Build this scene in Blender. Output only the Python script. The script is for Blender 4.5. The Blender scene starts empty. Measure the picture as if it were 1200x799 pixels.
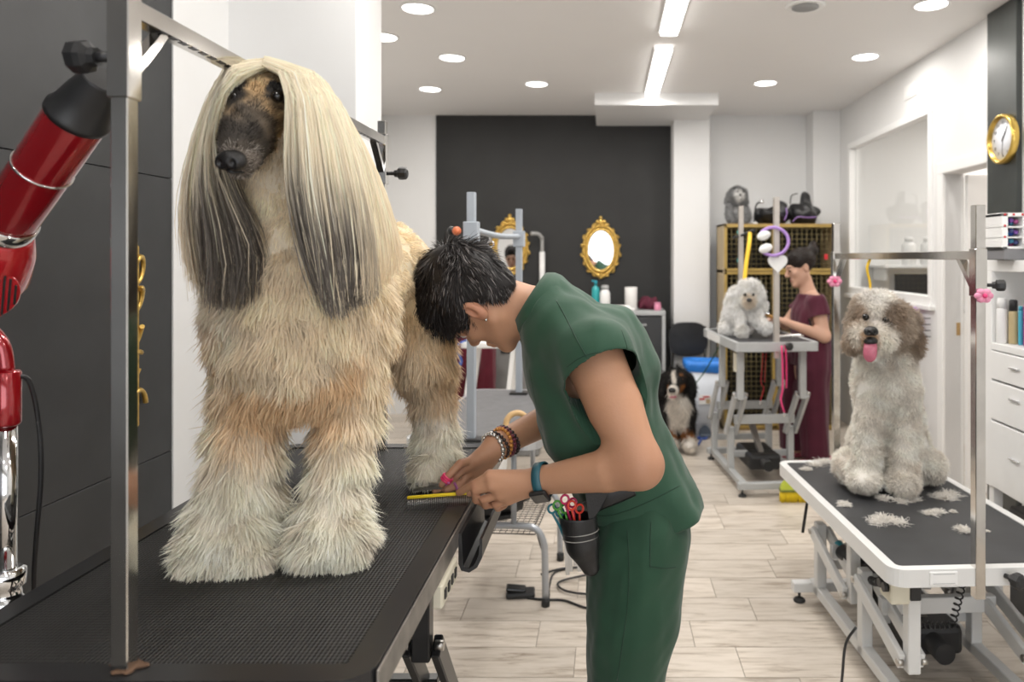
import bpy, bmesh, math, random
import numpy as np
from mathutils import Vector, Matrix, Euler

# ------------------------------------------------------------------ camera, world, exposure
scn = bpy.context.scene
COL = scn.collection
FPX, VX, VY, CH = 862.0, 711.0, 302.0, 1.465      # focal length in px, vanishing point, eye height
cam_d = bpy.data.cameras.new('camera')
cam = bpy.data.objects.new('camera', cam_d); COL.objects.link(cam)
cam.location = (0, 0, CH); cam.rotation_euler = (math.pi/2, 0, 0)
cam_d.sensor_width = 36.0; cam_d.lens = FPX/1200*36
cam_d.shift_x = (600-VX)/1200; cam_d.shift_y = (VY-399.5)/1200
cam_d.clip_start = 0.05
cam_d.dof.use_dof = True; cam_d.dof.focus_distance = 1.6; cam_d.dof.aperture_fstop = 3.6
scn.camera = cam

world = bpy.data.worlds.new('world'); scn.world = world
world.use_nodes = True
bg = world.node_tree.nodes['Background']
bg.inputs[0].default_value = (0.93, 0.96, 1.0, 1); bg.inputs[1].default_value = 3.2   # overcast daylight outside the shop front
scn.view_settings.view_transform = 'Standard'
scn.view_settings.look = 'None'
scn.view_settings.exposure = 0.12
scn.view_settings.gamma = 1.0
scn.view_settings.use_curve_mapping = False
LAMP_W = 6.2         # watts of one recessed downlight
STRIP_W = 12.0        # watts of one fluorescent strip

rnd = random.Random(7)
rng = np.random.default_rng(11)
CEIL = 2.80

def P(px, py, Y):
    return Vector(((px-VX)/FPX*Y, Y, CH-(py-VY)/FPX*Y))

# ------------------------------------------------------------------ materials
MATS = {}
def mat(name, col, rough=.5, metal=0., var=0., vscale=12, bump=0., bscale=120, emit=0., alpha=1., trans=0., coat=0., sheen=0., spec=.5, stretch=None, ecol=None):
    if name in MATS: return MATS[name]
    m = bpy.data.materials.new(name); m.use_nodes = True
    nt = m.node_tree; b = nt.nodes['Principled BSDF']
    b.inputs['Base Color'].default_value = (*col, 1)
    b.inputs['Roughness'].default_value = rough
    b.inputs['Metallic'].default_value = metal
    b.inputs['Specular IOR Level'].default_value = spec
    b.inputs['Coat Weight'].default_value = coat
    b.inputs['Sheen Weight'].default_value = sheen
    b.inputs['Transmission Weight'].default_value = trans
    b.inputs['Alpha'].default_value = alpha
    if emit:
        b.inputs['Emission Color'].default_value = (*(ecol or col), 1); b.inputs['Emission Strength'].default_value = emit
    tc = nt.nodes.new('ShaderNodeTexCoord')
    src = tc.outputs['Object']
    if stretch:
        mp = nt.nodes.new('ShaderNodeMapping'); mp.inputs['Scale'].default_value = stretch
        nt.links.new(src, mp.inputs[0]); src = mp.outputs[0]
    if var:
        n = nt.nodes.new('ShaderNodeTexNoise'); n.inputs['Scale'].default_value = vscale; n.inputs['Detail'].default_value = 5
        r = nt.nodes.new('ShaderNodeMapRange'); r.inputs[1].default_value = .3; r.inputs[2].default_value = .7
        r.inputs[3].default_value = 1-var; r.inputs[4].default_value = 1+var
        mx = nt.nodes.new('ShaderNodeMix'); mx.data_type = 'RGBA'; mx.blend_type = 'MULTIPLY'; mx.inputs[0].default_value = 1
        mx.inputs[6].default_value = (*col, 1)
        nt.links.new(src, n.inputs['Vector']); nt.links.new(n.outputs[0], r.inputs[0])
        nt.links.new(r.outputs[0], mx.inputs[7]); nt.links.new(mx.outputs[2], b.inputs['Base Color'])
    if bump:
        n2 = nt.nodes.new('ShaderNodeTexNoise'); n2.inputs['Scale'].default_value = bscale; n2.inputs['Detail'].default_value = 4
        bp = nt.nodes.new('ShaderNodeBump'); bp.inputs['Strength'].default_value = bump; bp.inputs['Distance'].default_value = .004
        nt.links.new(src, n2.inputs['Vector']); nt.links.new(n2.outputs[0], bp.inputs['Height']); nt.links.new(bp.outputs[0], b.inputs['Normal'])
    MATS[name] = m
    return m

def vcol_mat(name, rough=.6, translucent=0., bump=0., bscale=200, spec=.4, sheen=0., sss=0.):
    if name in MATS: return MATS[name]
    m = bpy.data.materials.new(name); m.use_nodes = True
    nt = m.node_tree; b = nt.nodes['Principled BSDF']
    a = nt.nodes.new('ShaderNodeAttribute'); a.attribute_name = 'Col'
    nt.links.new(a.outputs['Color'], b.inputs['Base Color'])
    b.inputs['Roughness'].default_value = rough; b.inputs['Specular IOR Level'].default_value = spec
    b.inputs['Sheen Weight'].default_value = sheen
    if sss:
        b.inputs['Subsurface Weight'].default_value = sss; b.inputs['Subsurface Scale'].default_value = .01
        b.inputs['Subsurface Radius'].default_value = (1, .4, .2)
    if bump:
        tc = nt.nodes.new('ShaderNodeTexCoord')
        n2 = nt.nodes.new('ShaderNodeTexNoise'); n2.inputs['Scale'].default_value = bscale; n2.inputs['Detail'].default_value = 5
        bp = nt.nodes.new('ShaderNodeBump'); bp.inputs['Strength'].default_value = bump; bp.inputs['Distance'].default_value = .003
        nt.links.new(tc.outputs['Object'], n2.inputs['Vector']); nt.links.new(n2.outputs[0], bp.inputs['Height']); nt.links.new(bp.outputs[0], b.inputs['Normal'])
    if translucent:
        t = nt.nodes.new('ShaderNodeBsdfTranslucent'); nt.links.new(a.outputs['Color'], t.inputs[0])
        mx = nt.nodes.new('ShaderNodeMixShader'); mx.inputs[0].default_value = translucent
        nt.links.new(b.outputs[0], mx.inputs[1]); nt.links.new(t.outputs[0], mx.inputs[2])
        nt.links.new(mx.outputs[0], nt.nodes['Material Output'].inputs[0])
    MATS[name] = m
    return m

# ------------------------------------------------------------------ objects
INV = {}
def tag(o, label, cat=None, group=None, kind=None):
    if label: o['label'] = label
    if cat: o['category'] = cat
    if group: o['group'] = group
    if kind: o['kind'] = kind
    return o

def thing(name, label, cat, loc=(0, 0, 0), rz=0., group=None):
    o = bpy.data.objects.new(name, None); COL.objects.link(o)
    o.empty_display_size = .05
    o.location = loc; o.rotation_euler = (0, 0, rz)
    INV[o.name] = (Matrix.Translation(Vector(loc)) @ Matrix.Rotation(rz, 4, 'Z')).inverted()
    return tag(o, label, cat, group)

def link_mesh(name, me, material, parent=None, local=False):
    """me is in world coordinates unless local; a child gets its thing's local frame"""
    if material is not None and not me.materials: me.materials.append(material)
    o = bpy.data.objects.new(name, me); COL.objects.link(o)
    if parent is not None:
        o.parent = parent
        if not local: me.transform(INV[parent.name])
        INV[o.name] = INV[parent.name]
    elif not local:
        n = len(me.vertices); co = np.empty(n*3, np.float32); me.vertices.foreach_get('co', co); co = co.reshape(-1, 3)
        lo, hi = co.min(0), co.max(0)
        c = Vector(((lo[0]+hi[0])/2, (lo[1]+hi[1])/2, lo[2]))
        me.transform(Matrix.Translation(-c)); o.location = c
        INV[o.name] = Matrix.Translation(-c)
    return o

def struct(o): o['kind'] = 'structure'; return o

def axis_matrix(a, b):
    a, b = Vector(a), Vector(b); d = b-a
    q = Vector((0, 0, 1)).rotation_difference(d.normalized())
    return Matrix.Translation((a+b)/2) @ q.to_matrix().to_4x4(), d.length

class MB:
    def __init__(s): s.bm = bmesh.new()
    def box(s, c, d, rot=None, bev=0., seg=1):
        M = Matrix.Translation(Vector(c))
        if rot is not None:
            M = M @ (rot.to_4x4() if isinstance(rot, Matrix) else Euler(rot).to_matrix().to_4x4())
        M = M @ Matrix.Diagonal((*d, 1))
        r = bmesh.ops.create_cube(s.bm, size=1, matrix=M)
        if bev:
            es = {e for v in r['verts'] for e in v.link_edges}
            bmesh.ops.bevel(s.bm, geom=list(es), offset=bev, segments=seg, affect='EDGES', profile=.5)
        return s
    def bx(s, x0, x1, y0, y1, z0, z1, bev=0., seg=1):
        return s.box(((x0+x1)/2, (y0+y1)/2, (z0+z1)/2), (abs(x1-x0), abs(y1-y0), abs(z1-z0)), None, bev, seg)
    def bar(s, a, b, w, h, up=(0, 0, 1), bev=0.):
        """rectangular bar from a to b, w across, h along up"""
        a, b = Vector(a), Vector(b); z = (b-a); L = z.length; z.normalize()
        up = Vector(up)
        if abs(z.dot(up)) > .99: up = Vector((0, 1, 0))
        x = up.cross(z).normalized(); y = z.cross(x)
        return s.box((a+b)/2, (w, h, L), Matrix((x, y, z)).transposed(), bev)
    def cyl(s, a, b, r, r2=None, n=20, caps=True):
        M, L = axis_matrix(a, b)
        q = bmesh.ops.create_cone(s.bm, cap_ends=caps, segments=n, radius1=r, radius2=r if r2 is None else r2, depth=L, matrix=M)
        ax = (Vector(b)-Vector(a)).normalized()
        for f in {f for v in q['verts'] for f in v.link_faces}:
            f.normal_update()
            if len(f.verts) == 4 and n > 4: f.smooth = True
        return s
    def sph(s, c, r, rot=None, u=16, v=10):
        if not hasattr(r, '__len__'): r = (r, r, r)
        M = Matrix.Translation(Vector(c))
        if rot is not None: M = M @ (rot.to_4x4() if isinstance(rot, Matrix) else Euler(rot).to_matrix().to_4x4())
        q = bmesh.ops.create_uvsphere(s.bm, u_segments=u, v_segments=v, radius=1, matrix=M @ Matrix.Diagonal((*r, 1)))
        for f in {f for w in q['verts'] for f in w.link_faces}: f.smooth = True
        return s
    def tube(s, pts, r, n=8, closed=False, flat=None, caps=True):
        pts = [Vector(p) for p in pts]; N = len(pts); rings = []
        rr = r if hasattr(r, '__len__') else [r]*N
        t0 = (pts[1]-pts[0]).normalized()
        ref = Vector((0, 0, 1)) if abs(t0.z) < .9 else Vector((1, 0, 0))
        x = t0.cross(ref).normalized()
        for i, p in enumerate(pts):
            if closed: t = (pts[(i+1) % N]-pts[i-1]).normalized()
            else: t = (pts[min(i+1, N-1)]-pts[max(i-1, 0)]).normalized()
            x = (x-t*x.dot(t)).normalized(); y = t.cross(x)
            ring = []
            for k in range(n):
                a = 2*math.pi*k/n
                ex, ey = (math.cos(a), math.sin(a))
                if flat: ex *= flat[0]; ey *= flat[1]
                ring.append(s.bm.verts.new(p+(x*ex+y*ey)*rr[i]))
            rings.append(ring)
        for i in range(N if closed else N-1):
            A, B = rings[i], rings[(i+1) % N]
            for k in range(n):
                f = s.bm.faces.new((A[k], A[(k+1) % n], B[(k+1) % n], B[k])); f.smooth = True
        if not closed and caps:
            s.bm.faces.new(rings[0][::-1]); s.bm.faces.new(rings[-1])
        return s
    def lathe(s, prof, c=(0, 0, 0), axis=(0, 0, 1), n=24, smooth=True):
        """prof: list of (radius, height) along the axis"""
        q = Vector((0, 0, 1)).rotation_difference(Vector(axis).normalized()).to_matrix(); c = Vector(c); rings = []
        for (r, h) in prof:
            rings.append([s.bm.verts.new(c+q @ Vector((r*math.cos(2*math.pi*k/n), r*math.sin(2*math.pi*k/n), h))) for k in range(n)])
        for A, B in zip(rings, rings[1:]):
            for k in range(n):
                f = s.bm.faces.new((A[k], A[(k+1) % n], B[(k+1) % n], B[k])); f.smooth = smooth
        s.bm.faces.new(rings[0][::-1]); s.bm.faces.new(rings[-1])
        return s
    def prism(s, pts, off):
        """closed polygon pts (3d) extruded by the vector off"""
        off = Vector(off)
        A = [s.bm.verts.new(Vector(p)) for p in pts]; B = [s.bm.verts.new(Vector(p)+off) for p in pts]
        n = len(A)
        s.bm.faces.new(A[::-1]); s.bm.faces.new(B)
        for i in range(n): s.bm.faces.new((A[i], A[(i+1) % n], B[(i+1) % n], B[i]))
        return s
    def build(s, name, material, parent=None, local=False, fix=True):
        if fix: bmesh.ops.recalc_face_normals(s.bm, faces=s.bm.faces)
        me = bpy.data.meshes.new(name); s.bm.to_mesh(me); s.bm.free()
        return link_mesh(name, me, material, parent, local)

def np_mesh(name, V, Q, smooth=True, col=None):
    """fast mesh from arrays; Q (m,4) or (m,3)"""
    me = bpy.data.meshes.new(name)
    V = np.ascontiguousarray(V, np.float32); Q = np.ascontiguousarray(Q, np.int32)
    k = Q.shape[1]
    me.vertices.add(len(V)); me.vertices.foreach_set('co', V.ravel())
    me.loops.add(Q.size); me.loops.foreach_set('vertex_index', Q.ravel())
    me.polygons.add(len(Q)); me.polygons.foreach_set('loop_start', np.arange(0, Q.size, k, dtype=np.int32))
    me.polygons.foreach_set('use_smooth', np.full(len(Q), smooth, bool))
    if col is not None:
        at = me.color_attributes.new('Col', 'FLOAT_COLOR', 'POINT')
        c4 = np.ones((len(V), 4), np.float32); c4[:, :3] = col
        at.data.foreach_set('color', c4.ravel())
    me.update(calc_edges=True)
    return me

def text_mb(txt, size, M, material, parent, name='lettering', extrude=.0005, align='CENTER'):
    cu = bpy.data.curves.new('t', 'FONT'); cu.body = txt; cu.size = size; cu.extrude = extrude
    cu.align_x = align; cu.align_y = 'CENTER'
    o = bpy.data.objects.new('t', cu); COL.objects.link(o)
    bpy.context.view_layer.update()
    me = bpy.data.meshes.new_from_object(o.evaluated_get(bpy.context.evaluated_depsgraph_get()))
    bpy.data.objects.remove(o); me.name = name
    me.materials.clear(); me.transform(M)
    return link_mesh(name, me, material, parent)

def catmull(pts, n):
    """pts (k,d) -> (n,d) points along a Catmull-Rom spline"""
    pts = np.asarray(pts, float); k = len(pts)
    p = np.vstack([2*pts[0]-pts[1], pts, 2*pts[-1]-pts[-2]])
    t = np.linspace(0, k-1-1e-6, n); i = t.astype(int); f = (t-i)[:, None]
    a, b, c, d = p[i], p[i+1], p[i+2], p[i+3]
    return .5*((2*b)+(-a+c)*f+(2*a-5*b+4*c-d)*f*f+(-a+3*b-3*c+d)*f**3)
# ------------------------------------------------------------------ room shell
XL, XR, YB, YF = -2.12, 2.116, 6.9, -2.6      # far-left wall, right wall, back wall, shop front behind the camera
XD = -1.30                                     # dark side wall beside the big table
m_white = mat('white_paint', (.77, .77, .765), .6, var=.015, vscale=3, bump=.03, bscale=60)
m_ceil = mat('ceiling_paint', (.86, .845, .83), .7, var=.01, vscale=2)
m_black = mat('black_wall_paint', (.0155, .0155, .015), .62, var=.18, vscale=4, bump=.05, bscale=80)
m_panel = mat('charcoal_wall_panel', (.025, .026, .027), .42, var=.22, vscale=5, bump=.05, bscale=40)
m_trim = mat('white_trim', (.86, .86, .85), .4, var=.01)
m_grout = mat('floor_grout', (.33, .29, .25), .8, var=.1)

def plank_material():
    m = bpy.data.materials.new('bleached_wood_tile'); m.use_nodes = True
    nt = m.node_tree; b = nt.nodes['Principled BSDF']; N = nt.nodes.new; Lk = nt.links.new
    tc = N('ShaderNodeTexCoord'); oi = N('ShaderNodeObjectInfo')
    mul = N('ShaderNodeVectorMath'); mul.operation = 'SCALE'; mul.inputs[0].default_value = (37, 19, 5); Lk(oi.outputs['Random'], mul.inputs['Scale'])
    add = N('ShaderNodeVectorMath'); Lk(tc.outputs['Object'], add.inputs[0]); Lk(mul.outputs[0], add.inputs[1])
    mp = N('ShaderNodeMapping'); mp.inputs['Scale'].default_value = (2.2, 16, 1); Lk(add.outputs[0], mp.inputs[0])
    n1 = N('ShaderNodeTexNoise'); n1.inputs['Scale'].default_value = 2.2; n1.inputs['Detail'].default_value = 8; n1.inputs['Roughness'].default_value = .62; n1.inputs['Distortion'].default_value = .6
    Lk(mp.outputs[0], n1.inputs['Vector'])
    cr = N('ShaderNodeValToRGB'); e = cr.color_ramp.elements
    e[0].position = .28; e[0].color = (.27, .215, .165, 1); e[1].position = .58; e[1].color = (.64, .575, .50, 1)
    e2 = cr.color_ramp.elements.new(.44); e2.color = (.55, .485, .41, 1)
    Lk(n1.outputs[0], cr.inputs[0])
    hs = N('ShaderNodeHueSaturation'); mr = N('ShaderNodeMapRange'); mr.inputs[3].default_value = .86; mr.inputs[4].default_value = 1.08
    Lk(oi.outputs['Random'], mr.inputs[0]); Lk(mr.outputs[0], hs.inputs['Value']); Lk(cr.outputs[0], hs.inputs['Color'])
    Lk(hs.outputs[0], b.inputs['Base Color'])
    b.inputs['Roughness'].default_value = .38; b.inputs['Specular IOR Level'].default_value = .4
    bp = N('ShaderNodeBump'); bp.inputs['Strength'].default_value = .12; bp.inputs['Distance'].default_value = .002
    Lk(n1.outputs[0], bp.inputs['Height']); Lk(bp.outputs[0], b.inputs['Normal'])
    return m
m_plank = plank_material()

floor = struct(MB().bx(XL-.1, 4.4, YF-.1, YB+.1, -.08, -.004).build('floor', m_grout, None, local=True)); INV['floor'] = Matrix()
PL, PW, GAP = .60, .20, .003
full = MB().bx(-PL/2+GAP/2, PL/2-GAP/2, -PW/2+GAP/2, PW/2-GAP/2, -.012, 0).build('plank', m_plank, floor, local=True)
first = [full]
offs = {0: -.116, 1: -.267, 2: .008, 3: -.127, 4: .179}
Y0 = 2.569; far_mb = MB()
for r in range(-26, 22):
    ya = Y0+r*PW
    if ya+PW < YF: continue
    off = offs.get(r, rnd.uniform(0, .6))
    x = off-PL*12
    while x < 4.3:
        xa, xb = max(x, XL), min(x+PL, XR)
        y1 = min(ya+PW, YB)
        yc = ya+PW/2
        if xb-xa > .03 and y1-ya > .02:
            near = yc < .75 or (yc < 2.5 and xb < XD)
            if near:
                far_mb.bx(xa+GAP/2, xb-GAP/2, ya+GAP/2, y1-GAP/2, -.012, 0)
            elif xb-xa > PL-.001 and y1-ya > PW-.001:
                if first: o = first.pop()
                else: o = full.copy(); COL.objects.link(o)
                o.location = ((xa+xb)/2, yc, 0)
            else:
                o = MB().bx(xa+GAP/2, xb-GAP/2, ya+GAP/2, y1-GAP/2, -.012, 0).build('plank', m_plank, floor, local=True)
        x += PL
o = far_mb.build('plank_field', m_plank, floor, local=True); o['kind'] = 'stuff'
# floor of the room behind the right wall
struct(MB().bx(XR+.0, 4.3, 2.5, YB, -.012, 0).build('floor_side_room', mat('side_room_floor', (.55, .5, .45), .5, var=.05), None, local=True))

struct(MB().bx(XL-.1, 4.4, YF-.1, YB+.1, CEIL, CEIL+.1).build('ceiling', m_ceil, None, local=True))
# back wall: white with a black painted field, and pilasters
struct(MB().bx(XL-.1, 4.4, YB, YB+.1, 0, CEIL).build('wall_back', m_white, None, local=True))
struct(MB().bx(-1.60, .60, YB-.012, YB, 0, CEIL).build('wall_back_black', m_black, None, local=True))
struct(MB().bx(.60, .925, 6.60, YB, 0, CEIL, .004).build('wall_pillar', m_white, None, local=True))
struct(MB().bx(1.87, XR, 6.66, YB, 0, CEIL, .004).build('wall_pilaster', m_white, None, local=True))
struct(MB().bx(-.097, .904, 5.95, YB, 2.70, CEIL, .003).build('ceiling_soffit', m_white, None, local=True))
# left: dark panelled wall, white column, far-left wall
wl = struct(MB().bx(XD-.1, XD-.012, YF, 2.20, 0, CEIL).build('wall_left', mat('panel_gap', (.012, .012, .012), .8, var=.1), None, local=True)); INV['wall_left'] = Matrix()
for (z0, z1) in ((0.0, .8895), (.8905, 1.7000), (1.7010, CEIL)):
    for (y0, y1) in ((YF, -.42), (-.414, 1.0), (1.006, 2.20)):
        MB().bx(XD-.012, XD, y0+.001, y1-.001, z0+.0005, z1-.0005, .0012).build('wall_panel', m_panel, wl)
struct(MB().bx(XD-.1, XD+.004, 2.20, 2.52, 0, CEIL).build('wall_left_white', m_white, None, local=True))
struct(MB().bx(XL, -.857, 2.52, 2.80, 0, CEIL, .003).build('wall_column', m_white, None, local=True))
struct(MB().bx(XL-.1, XL, 2.8, YB, 0, CEIL).build('wall_left_far', m_white, None, local=True))
# right wall with an interior window and a doorway
T = .10
wr = MB()
WY0, WY1, WZ0, WZ1 = 4.77, 6.42, 1.155, 2.456
DY0, DY1, DZ = 4.06, 4.60, 1.99
wr.bx(XR, XR+T, YF, DY0, 0, CEIL); wr.bx(XR, XR+T, DY0, DY1, DZ, CEIL); wr.bx(XR, XR+T, DY1, WY0, 0, CEIL)
wr.bx(XR, XR+T, WY0, WY1, 0, WZ0); wr.bx(XR, XR+T, WY0, WY1, WZ1, CEIL); wr.bx(XR, XR+T, WY1, YB, 0, CEIL)
struct(wr.build('wall_right', m_white, None, local=True))
struct(MB().bx(XR-.03, XR, 3.745, 4.035, 0, CEIL, .003).build('wall_right_black_column', mat('black_column_paint', (.035, .04, .038), .38, var=.2, vscale=6), None, local=True))
# rear: shop front with big daylight window
wf = MB()
wf.bx(XD-.1, XR+T, YF-.1, YF, 0, .35); wf.bx(XD-.1, XR+T, YF-.1, YF, 2.45, CEIL)
wf.bx(XD-.1, -1.05, YF-.1, YF, .35, 2.45); wf.bx(1.85, XR+T, YF-.1, YF, .35, 2.45)
struct(wf.build('wall_front', m_white, None, local=True))
w2 = struct(MB().bx(-1.05, -1.0, YF-.07, YF-.03, .35, 2.45).bx(.37, .43, YF-.07, YF-.03, .35, 2.45).bx(1.8, 1.85, YF-.07, YF-.03, .35, 2.45).bx(-1.05, 1.85, YF-.07, YF-.03, .35, .4).bx(-1.05, 1.85, YF-.07, YF-.03, 2.4, 2.45).build('window_2', m_trim, None, local=True))
# window frame and pane
w1 = MB()
for (y0, y1, z0, z1) in ((WY0, WY0+.05, WZ0+.06, WZ1-.05), (WY1-.05, WY1, WZ0+.06, WZ1-.05), (WY0, WY1, WZ0, WZ0+.06), (WY0, WY1, WZ1-.05, WZ1)):
    w1.bx(XR-.015, XR+.06, y0, y1, z0, z1, .004)
w1 = struct(w1.build('window_1', m_trim, None, local=True)); INV['window_1'] = Matrix()
m_glass = bpy.data.materials.new('window_glass'); m_glass.use_nodes = True
nt = m_glass.node_tree; nt.nodes.remove(nt.nodes['Principled BSDF'])
tr = nt.nodes.new('ShaderNodeBsdfTransparent'); tr.inputs[0].default_value = (.95, .96, .96, 1)
gl = nt.nodes.new('ShaderNodeBsdfGlossy'); gl.inputs['Roughness'].default_value = .02
mx = nt.nodes.new('ShaderNodeMixShader'); mx.inputs[0].default_value = .10; nt.links.new(tr.outputs[0], mx.inputs[1]); nt.links.new(gl.outputs[0], mx.inputs[2])
nt.links.new(mx.outputs[0], nt.nodes['Material Output'].inputs[0])
MB().bx(XR+.035, XR+.040, WY0+.05, WY1-.05, WZ0+.06, WZ1-.05).build('pane', m_glass, w1)
MB().bx(XR-.04, XR+.03, WY0-.03, WY1+.03, WZ0-.03, WZ0, .004).build('window_sill', m_trim, w1)
# door casing and a door leaf standing open into the side room
dc = MB()
dc.bx(XR-.02, XR+T+.02, DY0-.07, DY0, 0, DZ, .004); dc.bx(XR-.02, XR+T+.02, DY1, DY1+.07, 0, DZ, .004); dc.bx(XR-.02, XR+T+.02, DY0-.07, DY1+.07, DZ, DZ+.07, .004)
d1 = struct(dc.build('door_1', m_trim, None, local=True)); INV['door_1'] = Matrix()
lf = MB().bx(XR+T+.02, XR+T+.56, DY1-.04, DY1-.002, .01, DZ-.01, .003).build('door_leaf', m_trim, d1)
m_brass = mat('brass', (.72, .52, .26), .3, 1., var=.05)
MB().bx(XR+T-.03, XR+T-.005, DY1-.004, DY1, .98, 1.06, .002).build('strike_plate', m_brass, d1)
# side room
m_tile = mat('pink_beige_tile', (.78, .69, .63), .35, var=.05, vscale=3)
ws = struct(MB().bx(4.3, 4.4, 2.4, YB, 0, CEIL).bx(XR+T, 4.3, 2.4, 2.5, 0, CEIL).build('wall_side_room', mat('side_room_grout', (.55, .50, .46), .7, var=.04), None, local=True)); INV['wall_side_room'] = Matrix()
tile0 = None
for i in range(7):
    for j in range(6):
        if tile0 is None:
            tile0 = MB().bx(-.006, 0, -.296, .296, -.146*1.3, .146*1.3, .002).build('tile', m_tile, ws, local=True); t = tile0
        else: t = tile0.copy(); COL.objects.link(t)
        t.location = (4.3, 2.82+i*.6, .2+j*.385)
# square wall plate on right wall and small conduit marks
tag(MB().bx(XR-.008, XR, 5.02, 5.22, 2.575, 2.675, .002).bx(XR-.012, XR-.008, 5.05, 5.19, 2.59, 2.66, .001).build('vent_cover', m_trim), 'small square white cover plate above the interior window', 'vent')

# ------------------------------------------------------------------ lamps
m_emit = mat('lamp_diffuser', (1, .98, .95), .4, emit=6.0, ecol=(1, .97, .93), var=.0)
m_ring = mat('lamp_ring', (.9, .9, .89), .35, var=.01)
def downlight(x, y, label, power=1.):
    t = thing('ceiling_downlight', label, 'ceiling light', (x, y, CEIL), 0, 'recessed ceiling downlights')
    MB().lathe([(.088, 0), (.094, -.001), (.094, -.006), (.086, -.009), (.080, -.006), (.080, 0)], (x, y, CEIL), n=32).build('trim_ring', m_ring, t)
    MB().lathe([(.001, -.004), (.079, -.004), (.079, -.0055), (.001, -.0065)], (x, y, CEIL), n=32).build('diffuser', m_emit, t)
    ld = bpy.data.lights.new('downlight_lamp', 'AREA'); ld.shape = 'DISK'; ld.size = .15; ld.energy = LAMP_W*power; ld.color = (1, .955, .90)
    lo = bpy.data.objects.new('downlight_lamp', ld); COL.objects.link(lo); lo.parent = t; lo.location = (0, 0, -.012)
for (x, y, l) in ((-1.01, 3.93, 'round downlight at the top left edge of the ceiling, nearest the white column'),
                  (-1.35, 4.44, 'leftmost round downlight, second nearest beside the white column'),
                  (-1.03, 4.90, 'round downlight in the middle of the left ceiling group'),
                  (-1.395, 5.81, 'round downlight farthest back in the left ceiling corner'),
                  (-.537, 5.64, 'round downlight above the black wall, left of the soffit'),
                  (1.21, 5.61, 'round downlight above the wire cage, right of the soffit'),
                  (1.714, 4.876, 'round downlight above the interior window along the right wall'),
                  (1.71, 3.875, 'round downlight at the top edge beside the black clock column'),
                  (-.55, 2.2, 'added unseen downlight over the dog table, above the picture'),  # this and the next five: unseen lamps, added to light the near room
                  (.5, 2.0, 'added unseen downlight over the groomer, above the picture'),
                  (1.5, 2.3, 'added unseen downlight over the white-framed table, above the picture'),
                  (-.7, .5, 'added unseen downlight left of the camera, above the picture'),
                  (.6, .3, 'added unseen downlight right above the camera'),
                  (1.6, .6, 'added unseen downlight in the right front ceiling, above the picture'),
                  (3.2, 4.3, 'added fill downlight in the side room behind the doorway'),  # side-room lamps, unseen, added to brighten the view through window and doorway
                  (3.1, 5.6, 'added fill downlight in the side room behind the interior window'),
                  (2.8, 3.2, 'added fill downlight in the near end of the side room'),
                  (3.7, 6.3, 'added fill downlight in the far corner of the side room'),
                  (-.5, -1.2, 'added unseen downlight near the shop front, left one'),  # unseen pair, added for more light from behind the camera
                  (1.0, -1.2, 'added unseen downlight near the shop front, right one')):
    downlight(x, y, l, 1. if x < XR else 2.0)  # stronger output for the added side-room lamps
def strip(y0, y1, label):
    x = .362; t = thing('strip_light', label, 'ceiling light', (x, (y0+y1)/2, CEIL), 0, 'fluorescent strip lights')
    MB().bx(x-.062, x+.062, y0, y1, CEIL-.022, CEIL, .004).build('housing', m_ring, t)
    MB().bx(x-.050, x+.050, y0+.012, y1-.012, CEIL-.042, CEIL-.022, .008, 2).build('diffuser', m_emit, t)
    for sx in (-.03, .03): MB().bx(x+sx-.01, x+sx+.01, y0-.03, y0+.01, CEIL-.03, CEIL-.006, .003).build('end_clip', m_emit, t)
    ld = bpy.data.lights.new('strip_lamp', 'AREA'); ld.shape = 'RECTANGLE'; ld.size = .1; ld.size_y = y1-y0-.05; ld.energy = STRIP_W; ld.color = (1, .97, .94)
    lo = bpy.data.objects.new('strip_lamp', ld); COL.objects.link(lo); lo.parent = t; lo.location = (0, 0, -.048)
strip(4.66, 5.92, 'fluorescent strip light ending just before the soffit')
strip(3.08, 4.31, 'nearer fluorescent strip light cut by the top edge')
strip(1.45, 2.7, 'fluorescent strip light overhead, above the picture')
t = thing('ceiling_vent', 'round grey ceiling speaker between strip light and right downlight', 'vent', (1.05, 3.89, CEIL))
MB().lathe([(.10, 0), (.105, -.004), (.095, -.012), (.07, -.010)], (1.05, 3.89, CEIL), n=32).build('rim', m_ring, t)
MB().lathe([(.001, -.011), (.07, -.011), (.07, -.014), (.001, -.016)], (1.05, 3.89, CEIL), n=32).build('grille', mat('grille_grey', (.33, .33, .33), .6, var=.1, vscale=200), t)
# ------------------------------------------------------------------ grooming tables
m_steel = mat('polished_steel', (.66, .64, .61), .11, 1., var=.12, vscale=9, bump=.03, bscale=30)
m_steel2 = mat('brushed_steel', (.50, .48, .45), .33, 1., var=.12, vscale=14)
m_chrome = mat('chrome', (.82, .82, .82), .06, 1., var=.02)
m_grey = mat('grey_powder_coat', (.42, .43, .43), .42, var=.05, vscale=9)
m_lgrey = mat('light_grey_coat', (.66, .66, .65), .4, var=.04, vscale=9)
m_bluegrey = mat('blue_grey_coat', (.40, .44, .49), .38, var=.05, vscale=9)
m_blackp = mat('black_plastic', (.018, .018, .019), .42, var=.1, vscale=30)
m_rubber = mat('black_rubber', (.02, .02, .02), .7, var=.15, vscale=30)
m_darkmetal = mat('black_frame', (.016, .016, .017), .32, var=.12, vscale=20)
m_cream = mat('cream_plastic', (.66, .62, .50), .45, var=.03)
m_whitep = mat('white_plastic', (.82, .82, .81), .35, var=.02)
m_rust = mat('rusty_steel', (.15, .085, .05), .8, .2, var=.4, vscale=60, bump=.2)
m_teal = mat('teal_plastic', (.02, .28, .36), .35, var=.04)
m_pinkp = mat('pink_plastic', (.75, .28, .42), .45, var=.05)

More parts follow.
